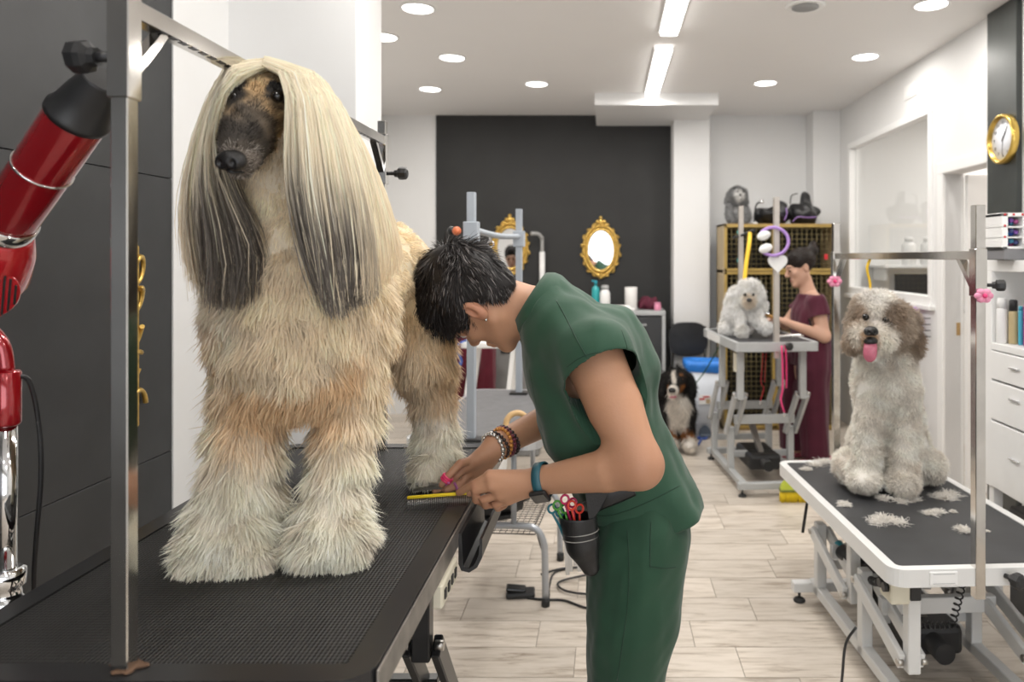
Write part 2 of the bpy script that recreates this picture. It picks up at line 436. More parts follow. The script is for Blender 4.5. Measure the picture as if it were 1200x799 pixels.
def rib_material(name, col, period, depth, rough):
    m = bpy.data.materials.new(name); m.use_nodes = True; nt = m.node_tree; b = nt.nodes['Principled BSDF']; N = nt.nodes.new; Lk = nt.links.new
    tc = N('ShaderNodeTexCoord'); sp = N('ShaderNodeSeparateXYZ'); Lk(tc.outputs['Object'], sp.inputs[0])
    def wave(out, per):
        a = N('ShaderNodeMath'); a.operation = 'MULTIPLY'; a.inputs[1].default_value = 2*math.pi/per; Lk(out, a.inputs[0])
        s = N('ShaderNodeMath'); s.operation = 'SINE'; Lk(a.outputs[0], s.inputs[0]); return s
    sx, sy = wave(sp.outputs[0], period), wave(sp.outputs[1], period*1.25)
    ad = N('ShaderNodeMath'); ad.operation = 'ADD'; Lk(sx.outputs[0], ad.inputs[0])
    hf = N('ShaderNodeMath'); hf.operation = 'MULTIPLY'; hf.inputs[1].default_value = .55; Lk(sy.outputs[0], hf.inputs[0]); Lk(hf.outputs[0], ad.inputs[1])
    bp = N('ShaderNodeBump'); bp.inputs['Strength'].default_value = 1.; bp.inputs['Distance'].default_value = depth
    Lk(ad.outputs[0], bp.inputs['Height']); Lk(bp.outputs[0], b.inputs['Normal'])
    n = N('ShaderNodeTexNoise'); n.inputs['Scale'].default_value = 7; n.inputs['Detail'].default_value = 6; Lk(tc.outputs['Object'], n.inputs['Vector'])
    cr = N('ShaderNodeValToRGB'); cr.color_ramp.elements[0].position = .3; cr.color_ramp.elements[1].position = .75
    cr.color_ramp.elements[0].color = (*[c*.8 for c in col], 1); cr.color_ramp.elements[1].color = (*[c*1.6 for c in col], 1)
    Lk(n.outputs[0], cr.inputs[0]); Lk(cr.outputs[0], b.inputs['Base Color'])
    b.inputs['Roughness'].default_value = rough
    return m
m_mat1 = rib_material('ribbed_black_mat', (.016, .0155, .015), .0062, .0011, .52)
m_mat2 = mat('smooth_black_mat', (.028, .029, .032), .5, var=.25, vscale=6, bump=.06, bscale=300)

def rrect(x0, x1, y0, y1, r, z, n=6):
    pts = []
    for (cx, cy, a0) in ((x1-r, y1-r, 0), (x0+r, y1-r, 90), (x0+r, y0+r, 180), (x1-r, y0+r, 270)):
        for k in range(n+1):
            a = math.radians(a0+90*k/n); pts.append((cx+r*math.cos(a), cy+r*math.sin(a), z))
    return pts

def rframe(mb, x0, x1, y0, y1, r, z0, z1, w):
    """rounded rectangular rim of width w"""
    A = rrect(x0, x1, y0, y1, r, z0); B = rrect(x0+w, x1-w, y0+w, y1-w, max(r-w, .004), z0)
    bm = mb.bm; n = len(A)
    v = [[bm.verts.new((p[0], p[1], z)) for p in L] for (L, z) in ((A, z0), (A, z1), (B, z1), (B, z0))]
    for i in range(n):
        j = (i+1) % n
        for a in range(4):
            c = (a+1) % 4
            bm.faces.new((v[a][i], v[a][j], v[c][j], v[c][i]))
    return mb

def knob(parent, c, axis, r=.02, name='clamp_knob', local=True):
    c = Vector(c); ax = Vector(axis).normalized()
    mb = MB().cyl(c, c+ax*.03, r*.3, n=10).lathe([(r*.55, .02), (r*.6, .028), (r*.95, .032), (r, .040), (r*.95, .052), (r*.6, .056)], c, ax, n=8, smooth=False)
    return mb.build(name, m_blackp, parent, local)

def lift_table(name, label, loc, rz, W, L, H, rim_mat, frame_mat, mat_mat, rim_h=.05, rim_w=.028, corner=.035, detail=True, lean=1):
    """electric lift grooming table: rim, mat, hanging legs, swing arms, base with levelling feet"""
    t = thing(name, label, 'grooming table', loc, rz)
    hw, hl = W/2, L/2
    rframe(MB(), -hw, hw, -hl, hl, corner, H-rim_h, H, rim_w).build('table_rim', rim_mat, t, True)
    MB().prism(rrect(-hw+rim_w, hw-rim_w, -hl+rim_w, hl-rim_w, corner*.5, H-.028), (0, 0, .025)).build('table_top', mat_mat, t, True)
    MB().bx(-hw+.05, hw-.05, -hl+.12, -hl+.16, H-rim_h-.02, H-.03).bx(-hw+.05, hw-.05, hl-.16, hl-.12, H-rim_h-.02, H-.03).bx(-.2, -.16, -hl+.14, hl-.14, H-rim_h-.02, H-.03).bx(.16, .2, -hl+.14, hl-.14, H-rim_h-.02, H-.03).build('under_frame', frame_mat, t, True)
    sx = min(.2, hw-.06); La = .37; zb = .32; zt = H-rim_h-.285
    s = max(-.5, min(.93, (zt-zb)/La)); dy = La*math.sqrt(1-s*s)
    for yb in (-.10, .36):                   # base pivots of the near and the far pair
        yt = yb-dy; zt2 = zb+La*s
        for q in (-1, 1):
            x = q*sx
            MB().bx(x-.02, x+.02, yt-.02, yt+.02, zt2-.03, H-rim_h, .003).build('hanging_leg', frame_mat, t, True)
            for (ox, nm) in ((q*.032, 0), (-q*.032, 1)):
                arm = MB().bar((x+ox, yb, zb), (x+ox, yt, zt2), .02, .05, bev=.003).build('swing_arm', frame_mat, t, True)
                for (yy, zz) in ((yb, zb), (yt, zt2)):
                    MB().cyl((x+ox*.9, yy, zz), (x+ox*1.5, yy, zz), .011, n=12).build('bolt', m_steel2, arm, True)
            MB().bx(x-.02, x+.02, yb-.022, yb+.022, .05, zb+.035, .003).build('base_upright', frame_mat, t, True)
        MB().bar((-sx, yb-dy*.35, zb+(zt2-zb)*.35), (sx, yb-dy*.35, zb+(zt2-zb)*.35), .03, .055, bev=.002).build('cross_bar', frame_mat, t, True)
        MB().bar((-sx, yb+.03, .17), (sx, yb+.03, .17), .03, .04, bev=.002).build('cross_bar', frame_mat, t, True)
    for q in (-1, 1):
        x = q*sx
        MB().bx(x-.02, x+.02, -.44, .44, .05, .09, .003).build('base_rail', frame_mat, t, True)
    for y in (-.42, .42):
        f = MB().bx(-hw+.02, hw-.02, y-.022, y+.022, .045, .085, .003).build('foot_bar', frame_mat, t, True)
        for q in (-1, 1):
            x = q*(hw-.05)
            MB().cyl((x, y, .012), (x, y, .05), .006, n=8).lathe([(.024, 0), (.026, .006), (.02, .014), (.008, .02)], (x, y, 0), n=16).build('levelling_foot', m_rubber, f, True)
    if detail:
        MB().bx(-.10, .11, -.20, .16, .09, .19, .02, 2).cyl((0, -.28, .14), (0, .0, .14), .035).build('motor', m_blackp, t, True)
        MB().bar((0, -.15, .15), (0, .12, min(H-.15, .34)), .035, .035).build('actuator', m_steel2, t, True)
    return t

def post_pair(t, x, y0, y1, z0, ztop, zbar, w, sleeve, material, brace=.10, knobs=True, slots=False):
    """two posts clamped to the table ends and the bar between them (thing-local)"""
    for (y, d) in ((y0, 1), (y1, -1)):
        MB().bx(x-w/2, x+w/2, y-w/2, y+w/2, z0, ztop, .0015).build('support_post', material, t, True)
        s2 = w/2+.003
        if sleeve: MB().bx(x-s2, x+s2, y-s2, y+s2, zbar-.12, zbar+.02 if zbar+.02 < ztop else ztop+.002, .0015).build('sleeve', material, t, True)
        if brace:
            MB().bar((x, y+d*w*.4, zbar-brace), (x, y+d*(brace*.95), zbar-.008), w*.75, w*.55).build('brace', material, t, True)
        if knobs: knob(t, (x-w/2 if x < 0 or True else x, y, zbar-.07), (-1, 0, 0), .02)
    b = MB().bx(x-w*.5, x+w*.5, y0+w/2, y1-w/2, zbar-.013, zbar+.013, .0015).build('cross_arm', material, t, True)
    if slots:
        mbs = MB(); n = int((y1-y0-.1)/.026)
        for k in range(n):
            y = y0+.06+k*.026; mbs.bx(x+w*.15, x+w*.5+.0006, y, y+.016, zbar-.0136, zbar-.0125)
        mbs.build('slots', m_darkmetal, b, True)

# --- big black table with the tall dog
T1X, T1Y, T1H = -.61, 1.515, .935
T1 = lift_table('grooming_table', 'large black grooming table with ribbed mat carrying the tall long-haired dog', (T1X, T1Y, 0), 0, .62, 1.18, T1H-.002, m_darkmetal, m_darkmetal, m_mat1, rim_h=.045, rim_w=.040, corner=.045, detail=True)
MB().bx(.3105, .3145, -.56, .57, T1H-.046, T1H-.006, .001).build('edge_strip', mat('scuffed_aluminium', (.38, .355, .33), .42, .85, var=.2, vscale=25), T1, True)
# tool gutter under the right edge, and the switch strip
MB().prism([(.3145, -.05, .915), (.3145, -.05, .855), (.320, -.05, .842), (.336, -.05, .838), (.352, -.05, .848), (.362, -.05, .868), (.362, -.05, .905), (.357, -.05, .905), (.355, -.05, .872), (.345, -.05, .852), (.334, -.05, .845), (.324, -.05, .850), (.321, -.05, .915)], (0, .26, 0)).build('tool_gutter', m_blackp, T1, True)
sw = MB().bx(.30, .320, -.215, -.085, .842, .886, .004).build('switch_strip', m_cream, T1, True)
for k in range(4): MB().bx(.320, .323, -.203+k*.029, -.190+k*.029, .855, .873, .001).build('switch', m_blackp, sw, True)
post_pair(T1, -.015, -.562, .535, T1H-.04, 1.845, 1.79, .0225, True, m_steel, brace=.085, knobs=False, slots=True)
MB().prism([(-.015+(.020+.006*math.sin(3*t)+.003*math.sin(7*t))*math.cos(t)+.004, -.562+(.017+.003*math.sin(5*t))*math.sin(t), T1H-.001) for t in np.linspace(0, 2*math.pi, 29)[:-1]], (0, 0, .0018)).build('rusty_socket', m_rust, T1, True)
knob(T1, (-.029, -.562, 1.725), (-1, 0, 0), .022); knob(T1, (-.001, .535, 1.70), (1, 0, 0), .018)
# --- right table with the curly dog
T2X, T2Y, T2H, T2R = 1.115, 2.735, .556, math.radians(3.2)
T2 = lift_table('grooming_table', 'white-rimmed grooming table in front right with curly dog and fur clippings', (T2X, T2Y, 0), T2R, .64, 1.16, T2H, mat('white_rim', (.72, .72, .71), .35, var=.02, vscale=8), m_lgrey, m_mat2, rim_h=.052, rim_w=.03, corner=.05, lean=1)
post_pair(T2, -.055, -.57, .57, T2H-.09, 1.62, 1.472, .030, True, m_steel, brace=.10, knobs=False)
knob(T2, (.02, -.582, T2H-.022), (.35, -1, 0), .024); knob(T2, (-.039, -.575, 1.385), (1, -.5, 0), .018)
MB().box((-.165, -.581, T2H-.026), (.085, .006, .04), None, .002).build('maker_plate', m_whitep, T2, True)
for (a, b_) in (((-.198, -.5845, T2H-.012), (-.132, -.5845, T2H-.012)), ((-.198, -.5845, T2H-.04), (-.132, -.5845, T2H-.04))):
    MB().bar(a, b_, .001, .0014).build('printed_line', m_grey, T2, True)
cb = MB().bx(-.285, -.225, -.50, -.42, T2H-.14, T2H-.052, .004).build('control_box', m_cream, T2, True)
MB().bx(-.225, -.19, -.50, -.42, T2H-.13, T2H-.055, .003).build('box_cover', m_blackp, cb, True)
for yy in (-.475, -.445): MB().cyl((-.285, yy, T2H-.095), (-.30, yy, T2H-.095), .014, n=14).build('socket', m_blackp, cb, True)
def coil(a, b, turns, r, sag=0., seg=10):
    a, b = Vector(a), Vector(b); d = (b-a); L = d.length; z = d.normalized()
    x = z.cross(Vector((0, .3, 1)) if abs(z.z) < .9 else Vector((1, 0, 0))).normalized(); y = z.cross(x)
    n = turns*seg
    return [a+d*(k/n)+Vector((0, 0, -sag*4*(k/n)*(1-k/n)))+(x*math.cos(2*math.pi*k/seg)+y*math.sin(2*math.pi*k/seg))*r for k in range(n+1)]
MB().tube(coil((-.055, -.50, T2H-.05), (-.075, -.46, .33), 9, .010), .0026, 6).build('coiled_cord', m_blackp, T2, True)
MB().tube(coil((-.075, -.46, .33), (-.20, -.40, .325), 10, .010, .008), .0026, 6).build('coiled_cord', m_blackp, T2, True)
MB().tube(coil((-.255, -.40, T2H-.1), (-.22, -.20, .36), 9, .012, .01), .0026, 6).build('coiled_cord', m_blackp, T2, True)
MB().bx(-.17, -.02, -.16, .10, .22, .30, .03, 3).cyl((-.13, .08, .27), (-.16, .22, .29), .03).build('gear_motor', m_blackp, T2, True)
MB().cyl((-.16, .21, .29), (-.165, .25, .31), .018).build('cap', m_teal, T2, True)
MB().bar((-.255, .34, .50), (-.262, .40, .30), .012, .004).build('strap', m_blackp, T2, True)
# --- back table with the white dog
T3X, T3Y, T3H, T3R = 1.005, 4.95, .948, math.radians(5)
T3 = lift_table('grooming_table', 'grey grooming table at the back carrying the small white dog', (T3X, T3Y, 0), T3R, .52, .92, T3H, m_grey, m_grey, m_mat2, rim_h=.055, rim_w=.025, corner=.02, lean=1)
for (y, zt) in ((-.43, 1.838), (.38, 1.838)):
    MB().bx(-.016, .016, y-.016, y+.016, T3H-.10, zt, .002).build('support_post', mat('dull_steel_post', (.55, .51, .47), .4, .6, var=.06), T3, True)
knob(T3, (.045, -.46, T3H-.02), (.3, -1, 0), .026)
MB().bx(-.262, -.258, -.05, .33, T3H-.054, T3H-.004).build('rim_sticker', m_whitep, T3, True)
MB().box((-.20, -.30, T3H-.14), (.06, .05, .12), None, .004).build('control_box', m_cream, T3, True)

# --- folding table with tube legs behind the groomer
T4 = thing('folding_table', 'grey folding grooming table with bent tube legs behind the groomer', 'grooming table', (-.47, 3.28, 0), math.radians(-4))
h4 = .78; w4, l4 = .26, .54
rframe(MB(), -w4, w4, -l4, l4, .06, h4-.03, h4+.002, .014).build('table_rim', mat('aluminium_rim', (.62, .63, .65), .35, .7, var=.04), T4, True)
MB().prism(rrect(-w4+.014, w4-.014, -l4+.014, l4-.014, .048, h4-.02), (0, 0, .02)).build('table_top', mat('grey_table_mat', (.13, .13, .135), .6, var=.12, vscale=30, bump=.1, bscale=400), T4, True)
m_t4 = mat('grey_tube', (.42, .44, .47), .32, .5, var=.05)
for y in (-.17, .30):
    pts = []
    for q in (-1, 1):
        c = [(q*.03, 0), (q*.13, 0), (q*.185, -.012), (q*.215, -.06), (q*.222, -.12), (q*.225, -.305)]
        pts.append([(x, y, .335+z) for (x, z) in c])
    path = [tuple(p) for p in catmull(np.array(pts[0][::-1]+pts[1]), 48)]
    lg = MB().tube(path, .0145, 12).build('leg_tube', m_t4, T4, True)
    for q in (-1, 1): MB().cyl((q*.2255, y, 0), (q*.2255, y, .035), .0175, n=14).build('rubber_foot', m_rubber, lg, True)
    for q in (-.09, .09): MB().cyl((q, y, .335), (q, y, h4-.03), .012, n=12).build('leg_tube', m_t4, T4, True)
wb = MB()
for k in range(15): wb.tube([(-.18+.36*k/14, -.17, .30), (-.18+.36*k/14, .30, .30)], .0016, 5)
for k in range(17): wb.tube([(-.18, -.17+.47*k/16, .302), (.18, -.17+.47*k/16, .302)], .0016, 5)
for zz in (.30, .34): wb.tube([(-.18, -.17, zz), (.18, -.17, zz), (.18, .30, zz), (-.18, .30, zz)], .003, 6, closed=True)
wb.build('wire_basket', m_darkmetal, T4, True)
for (y, z1) in ((-.525, 1.71), (.42, 1.71)):
    MB().bx(-.015, .015, y-.015, y+.015, h4-.06, z1, .002).build('support_post', m_bluegrey, T4, True)
    MB().bx(-.028, .028, y-.02, y+.02, 1.52, 1.60, .003).build('sleeve', m_bluegrey, T4, True)
    MB().bx(-.045, .045, y-.03, y+.03, h4, h4+.012, .003).build('clamp', m_blackp, T4, True)
MB().tube([(0, -.525+.945*k/20, 1.573-.012*math.sin(math.pi*k/20)) for k in range(21)], .013, 4).build('cross_arm', m_bluegrey, T4, True)
kb = MB().sph((-.075, -.525, 1.565), .018).build('knob', m_blackp, T4, True)
MB().sph((-.052, -.54, 1.565), .017).build('knob', mat('orange_plastic', (.75, .20, .08), .4, var=.05), T4, True)
# ------------------------------------------------------------------ smooth bodies (signed distance grid -> mesh) and fur
class Field:
    def __init__(s, lo, hi, h):
        s.lo = np.array(lo, float); s.h = h
        s.n = np.ceil((np.array(hi, float)-s.lo)/h).astype(int)+1
        s.F = np.full(s.n, .15, np.float32)
    def _reg(s, lo, hi):
        a = np.maximum(np.floor((np.asarray(lo)-s.lo)/s.h).astype(int), 0)
        b = np.minimum(np.ceil((np.asarray(hi)-s.lo)/s.h).astype(int)+1, s.n)
        b = np.maximum(a, b)
        ax = [(s.lo[i]+s.h*np.arange(a[i], b[i])).astype(np.float32) for i in range(3)]
        return tuple(slice(a[i], b[i]) for i in range(3)), ax[0][:, None, None], ax[1][None, :, None], ax[2][None, None, :]
    def _mix(s, sl, d, k, op):
        A = s.F[sl]
        if op == 'sub':
            d = -d; h = np.maximum(k-np.abs(A-d), 0)/k; s.F[sl] = np.maximum(A, d)+h*h*k*.25
        else:
            h = np.maximum(k-np.abs(A-d), 0)/k; s.F[sl] = np.minimum(A, d)-h*h*k*.25
    def cap(s, a, b, ra, rb=None, k=.02, op='u', ys=1., yc=None):
        """tapered capsule; ys<1 widens it along Y about yc"""
        a = np.array(a, float); b = np.array(b, float); rb = ra if rb is None else rb
        R = max(ra, rb)+k+s.h*2
        yc = (a[1]+b[1])/2 if yc is None else yc
        ry = R/ys
        lo = np.minimum(a, b)-R; hi = np.maximum(a, b)+R
        if ys != 1.: lo[1] = min(a[1], b[1], yc)-ry; hi[1] = max(a[1], b[1], yc)+ry
        sl, X, Y, Z = s._reg(lo, hi)
        if ys != 1.:
            Y = (Y-yc)*ys; a = a.copy(); b = b.copy(); a[1] = (a[1]-yc)*ys; b[1] = (b[1]-yc)*ys
        ba = b-a; L2 = max(ba @ ba, 1e-9)
        px, py, pz = X-a[0], Y-a[1], Z-a[2]
        t = np.clip((px*ba[0]+py*ba[1]+pz*ba[2])/L2, 0, 1)
        d = np.sqrt((px-t*ba[0])**2+(py-t*ba[1])**2+(pz-t*ba[2])**2)-(ra+(rb-ra)*t)
        s._mix(sl, d.astype(np.float32), k, op); return s
    def chain(s, pts, rs, k=.02, op='u', ys=1., yc=None):
        """several capsules sharing joints, merged as one shape"""
        g = Field.__new__(Field); g.lo, g.h, g.n = s.lo, s.h, s.n
        pts = [np.array(p, float) for p in pts]; m = max(rs)+k+3*s.h
        lo = np.min(pts, 0)-m; hi = np.max(pts, 0)+m
        if ys != 1.: lo[1] -= m*(1/ys-1); hi[1] += m*(1/ys-1)
        sl, X, Y, Z = s._reg(lo, hi); D = None
        yc = float(np.mean([p[1] for p in pts])) if yc is None else yc
        if ys != 1.:
            Y = (Y-yc)*ys; pts = [np.array((p[0], (p[1]-yc)*ys, p[2])) for p in pts]
        for i in range(len(pts)-1):
            a, b, ra, rb = pts[i], pts[i+1], rs[i], rs[i+1]
            ba = b-a; L2 = max(ba @ ba, 1e-9); px, py, pz = X-a[0], Y-a[1], Z-a[2]
            t = np.clip((px*ba[0]+py*ba[1]+pz*ba[2])/L2, 0, 1)
            d = (np.sqrt((px-t*ba[0])**2+(py-t*ba[1])**2+(pz-t*ba[2])**2)-(ra+(rb-ra)*t)).astype(np.float32)
            if D is None: D = d
            else:
                kk = min(ra, rb)*.25; h = np.maximum(kk-np.abs(D-d), 0)/kk; D = np.minimum(D, d)-h*h*kk*.25*.6
        s._mix(sl, D, k, op); return s
    def ell(s, c, r, R=None, k=.02, op='u'):
        c = np.array(c, float); r = np.array(r if hasattr(r, '__len__') else (r,)*3, float)
        m = r.max()+k+2*s.h
        sl, X, Y, Z = s._reg(c-m, c+m)
        x, y, z = X-c[0], Y-c[1], Z-c[2]
        if R is not None:                       # columns of R are the ellipsoid axes
            R = np.array(R, float)
            x, y, z = (R[0, 0]*x+R[1, 0]*y+R[2, 0]*z, R[0, 1]*x+R[1, 1]*y+R[2, 1]*z, R[0, 2]*x+R[1, 2]*y+R[2, 2]*z)
        k0 = np.sqrt((x/r[0])**2+(y/r[1])**2+(z/r[2])**2); k1 = np.sqrt((x/r[0]**2)**2+(y/r[1]**2)**2+(z/r[2]**2)**2)
        d = k0*(k0-1)/np.maximum(k1, 1e-6)
        s._mix(sl, d.astype(np.float32), k, op); return s
    def noise(s, amp, freq, seed=0):
        r = np.random.default_rng(seed)
        sl, X, Y, Z = s._reg(s.lo, s.lo+s.h*s.n)
        for i in range(4):
            d = r.normal(size=3); d /= np.linalg.norm(d); f = freq*(1+.4*i)
            s.F += (amp/(1+.4*i)*np.sin(f*(d[0]*X+d[1]*Y+d[2]*Z)+r.uniform(0, 6))).astype(np.float32)
        return s
    def mesh(s):
        F = s.F; ins = F < 0; n = s.n; nc = n-1
        ids, pos, quads, flips = [], [], [], []
        for ax in range(3):
            a = [slice(None)]*3; b = [slice(None)]*3; a[ax] = slice(0, -1); b[ax] = slice(1, None)
            cr = ins[tuple(a)] != ins[tuple(b)]
            I = np.argwhere(cr)
            o1, o2 = [(1, 2), (2, 0), (0, 1)][ax]
            ok = (I[:, o1] > 0) & (I[:, o1] < nc[o1]) & (I[:, o2] > 0) & (I[:, o2] < nc[o2])
            I = I[ok]
            J = I.copy(); J[:, ax] += 1
            fa = F[tuple(I.T)]; fb = F[tuple(J.T)]
            t = fa/(fa-fb)
            p = I.astype(float); p[:, ax] += t
            q = []
            for (d1, d2) in ((-1, -1), (0, -1), (0, 0), (-1, 0)):
                C = I.copy(); C[:, o1] += d1; C[:, o2] += d2
                cid = (C[:, 0]*nc[1]+C[:, 1])*nc[2]+C[:, 2]
                ids.append(cid); pos.append(p); q.append(cid)
            q = np.stack(q, 1); fl = fa >= 0
            q[fl] = q[fl][:, ::-1]
            quads.append(q)
        ids = np.concatenate(ids); pos = np.concatenate(pos); quads = np.concatenate(quads)
        u, inv = np.unique(ids, return_inverse=True)
        cnt = np.bincount(inv).astype(float)
        V = np.stack([np.bincount(inv, pos[:, i])/cnt for i in range(3)], 1)*s.h+s.lo
        Q = np.searchsorted(u, quads)
        return V, Q

def vnormals(V, Q):
    a, b, c, d = (V[Q[:, i]] for i in range(4))
    fn = np.cross(c-a, d-b); N = np.zeros_like(V)
    for i in range(4):
        for j in range(3): N[:, j] += np.bincount(Q[:, i], fn[:, j], len(V))
    return N/np.maximum(np.linalg.norm(N, axis=1, keepdims=True), 1e-12)

def relax(V, Q, it=2, lam=.5):
    E = np.concatenate([Q[:, [0, 1]], Q[:, [1, 2]], Q[:, [2, 3]], Q[:, [3, 0]]]); n = len(V)
    for _ in range(it):
        S = np.zeros_like(V); c = np.bincount(E[:, 0], minlength=n)+np.bincount(E[:, 1], minlength=n)
        for j in range(3): S[:, j] = np.bincount(E[:, 0], V[E[:, 1], j], n)+np.bincount(E[:, 1], V[E[:, 0], j], n)
        V = V*(1-lam)+lam*S/np.maximum(c, 1)[:, None]
    return V

def snoise(p, freq, seed, dim=1):
    """smooth pseudo noise in [-1,1], p (n,3)"""
    r = np.random.default_rng(seed); out = np.zeros((len(p), dim))
    for j in range(dim):
        for i in range(5):
            d = r.normal(size=3); d /= np.linalg.norm(d); f = freq*r.uniform(.6, 1.7)
            out[:, j] += np.sin(f*(p @ d)+r.uniform(0, 6.28))
    out /= 2.3
    return out if dim > 1 else out[:, 0]

def unit(v): return v/np.maximum(np.linalg.norm(v, axis=-1, keepdims=True), 1e-9)
def sm(x, a, b): t = np.clip((x-a)/(b-a), 0, 1); return t*t*(3-2*t)
def lerp(a, b, t): return np.asarray(a)*(1-t)+np.asarray(b)*t

def sample_surface(V, Q, n, seed, weight=None):
    r = np.random.default_rng(seed); N = vnormals(V, Q)
    T = np.concatenate([Q[:, [0, 1, 2]], Q[:, [0, 2, 3]]])
    a, b, c = V[T[:, 0]], V[T[:, 1]], V[T[:, 2]]
    ar = np.linalg.norm(np.cross(b-a, c-a), axis=1)
    if weight is not None: ar = ar*weight((a+b+c)/3, unit(N[T[:, 0]]+N[T[:, 1]]+N[T[:, 2]]))
    cum = np.cumsum(ar); k = np.searchsorted(cum, r.random(n)*cum[-1])
    k = np.minimum(k, len(T)-1)
    u, v = r.random(n), r.random(n); f = u+v > 1; u[f], v[f] = 1-u[f], 1-v[f]
    T = T[k]
    p = V[T[:, 0]]*(1-u-v)[:, None]+V[T[:, 1]]*u[:, None]+V[T[:, 2]]*v[:, None]
    nn = unit(N[T[:, 0]]*(1-u-v)[:, None]+N[T[:, 1]]*u[:, None]+N[T[:, 2]]*v[:, None])
    return p, nn

def ribbons(paths, nrm, width, cols, taper=.15, roll=.6, seed=0):
    """paths (n,s,3), nrm (n,3) facing, width (n,), cols (n,s,3) -> V,Q,C"""
    n, s, _ = paths.shape; r = np.random.default_rng(seed)
    d = np.empty_like(paths); d[:, 1:-1] = paths[:, 2:]-paths[:, :-2]; d[:, 0] = paths[:, 1]-paths[:, 0]; d[:, -1] = paths[:, -1]-paths[:, -2]
    d = unit(d)
    side = unit(np.cross(d, nrm[:, None, :])); up = np.cross(side, d)
    a = r.normal(size=(n, 1, 1))*roll
    side = side*np.cos(a)+up*np.sin(a)
    t = np.linspace(0, 1, s)[None, :]
    w = width[:, None]*np.where(t < .55, .75+.25*t/.55, 1-(1-taper)*(np.maximum(t-.55, 0)/.45)**1.5)*.5
    A = paths-side*w[..., None]; B = paths+side*w[..., None]
    V = np.stack([A, B], 2).reshape(-1, 3)
    base = (np.arange(n)*s*2)[:, None]+np.arange(s-1)[None, :]*2
    Q = np.stack([base, base+1, base+3, base+2], -1).reshape(-1, 4)
    C = np.repeat(cols, 2, axis=1).reshape(-1, 3) if cols.shape[1] == s else None
    return V, Q, C

def fur(V, Q, n, length, comb, color, width=.0025, segs=4, lift=.5, grav=.25, clump=.35, cfreq=70, jitter=.15, seed=1, weight=None, roll=.6, curl=0., proj=.8):
    """length(p,n)->(n,), comb(p,n)->(n,3) lay direction, color(p,n)->root,tip"""
    r = np.random.default_rng(seed)
    p, nn = sample_surface(V, Q, n, seed, weight)
    L = length(p, nn)*r.uniform(.7, 1.2, n)
    ok = L > .002; p, nn, L = p[ok], nn[ok], L[ok]; n = len(p)
    c = comb(p, nn); c = c-nn*(c*nn).sum(1, keepdims=True)*proj
    lf = lift if np.isscalar(lift) else lift(p, nn)[:, None]
    d = unit(nn*lf+c+snoise(p, cfreq, seed+5, 3)*clump+r.normal(size=(n, 3))*jitter)
    path = np.empty((n, segs+1, 3)); path[:, 0] = p-nn*.003
    ph = r.uniform(0, 6.28, n)
    for i in range(segs):
        st = (L/segs)[:, None]
        path[:, i+1] = path[:, i]+d*st
        d = d+np.array([0, 0, -grav])/segs*2+r.normal(size=(n, 3))*jitter*.5
        if curl:
            side = unit(np.cross(nn, d)); d = d+side*(np.sin(ph+i*2.1)*curl)[:, None]+nn*(np.cos(ph+i*2.1)*curl)[:, None]
        d = unit(d)
    root, tip = color(p, nn)
    br = (1+r.normal(size=(n, 1))*.07)
    t = np.linspace(0, 1, segs+1)[None, :, None]
    cols = np.clip((root[:, None, :]*(1-t)+tip[:, None, :]*t)*br[:, None, :], 0, 1)
    return ribbons(path, nn, width*r.uniform(.7, 1.3, n), cols, roll=roll, seed=seed+9)

def join_np(parts):
    Vs, Qs, Cs = [], [], []; o = 0
    for V, Q, C in parts:
        Vs.append(V); Qs.append(Q+o); Cs.append(C); o += len(V)
    return np.concatenate(Vs), np.concatenate(Qs), np.concatenate(Cs)

m_skinfur = vcol_mat('dog_coat_skin', .7, bump=.3, bscale=260, spec=.2)
m_fur = vcol_mat('dog_fur', .55, translucent=.36, spec=.3)
# ------------------------------------------------------------------ the tall long-haired hound on the big table
def c3(*rgb): return np.array(rgb, float)
def solid(col, p): return np.repeat(np.asarray(col, float)[None], len(p), 0)
AF = thing('dog', 'tall cream long-haired hound standing on the big black table', 'dog', (-.57, 1.5, T1H))
TZ = T1H
fld = Field((-.86, 1.03, TZ-.02), (-.30, 1.98, 1.86), .0075)
# torso
fld.cap((-.565, 1.40, 1.405), (-.545, 1.74, 1.435), .135, .115, .05)
fld.ell((-.57, 1.36, 1.36), (.135, .12, .155), k=.06)
fld.ell((-.54, 1.76, 1.40), (.125, .11, .13), k=.05)
# front legs: furry columns
def leg(pts, rs, k=.04): fld.chain(pts, rs, k)
leg([P(300, 370, 1.36), P(295, 450, 1.36), P(288, 520, 1.345), P(280, 585, 1.33), P(270, 628, 1.315)], [.080, .060, .055, .064, .066])
leg([P(252, 645, 1.275), P(228, 660, 1.255)], [.05, .028], .05)
leg([P(290, 650, 1.275), P(300, 658, 1.265)], [.045, .03], .05)
leg([P(412, 370, 1.38), P(412, 450, 1.375), P(405, 520, 1.35), P(394, 580, 1.335), P(389, 628, 1.325)], [.080, .054, .043, .048, .052])
leg([P(372, 640, 1.285), P(365, 648, 1.275)], [.045, .032], .05)
leg([P(405, 640, 1.285), P(408, 646, 1.28)], [.045, .032], .05)
# hind legs
leg([P(482, 360, 1.74), P(496, 420, 1.74), P(508, 470, 1.79), P(512, 520, 1.77), P(510, 548, 1.75)], [.095, .068, .045, .045, .048])
leg([P(500, 552, 1.70), P(496, 556, 1.68)], [.035, .025], .03)
leg([P(400, 370, 1.76), P(396, 420, 1.76), P(392, 480, 1.80), P(388, 525, 1.78), P(384, 552, 1.75)], [.095, .068, .045, .045, .048])
# tail hanging behind
leg([(-.55, 1.86, 1.46), (-.56, 1.93, 1.36), (-.57, 1.95, 1.22)], [.035, .03, .02], .04)
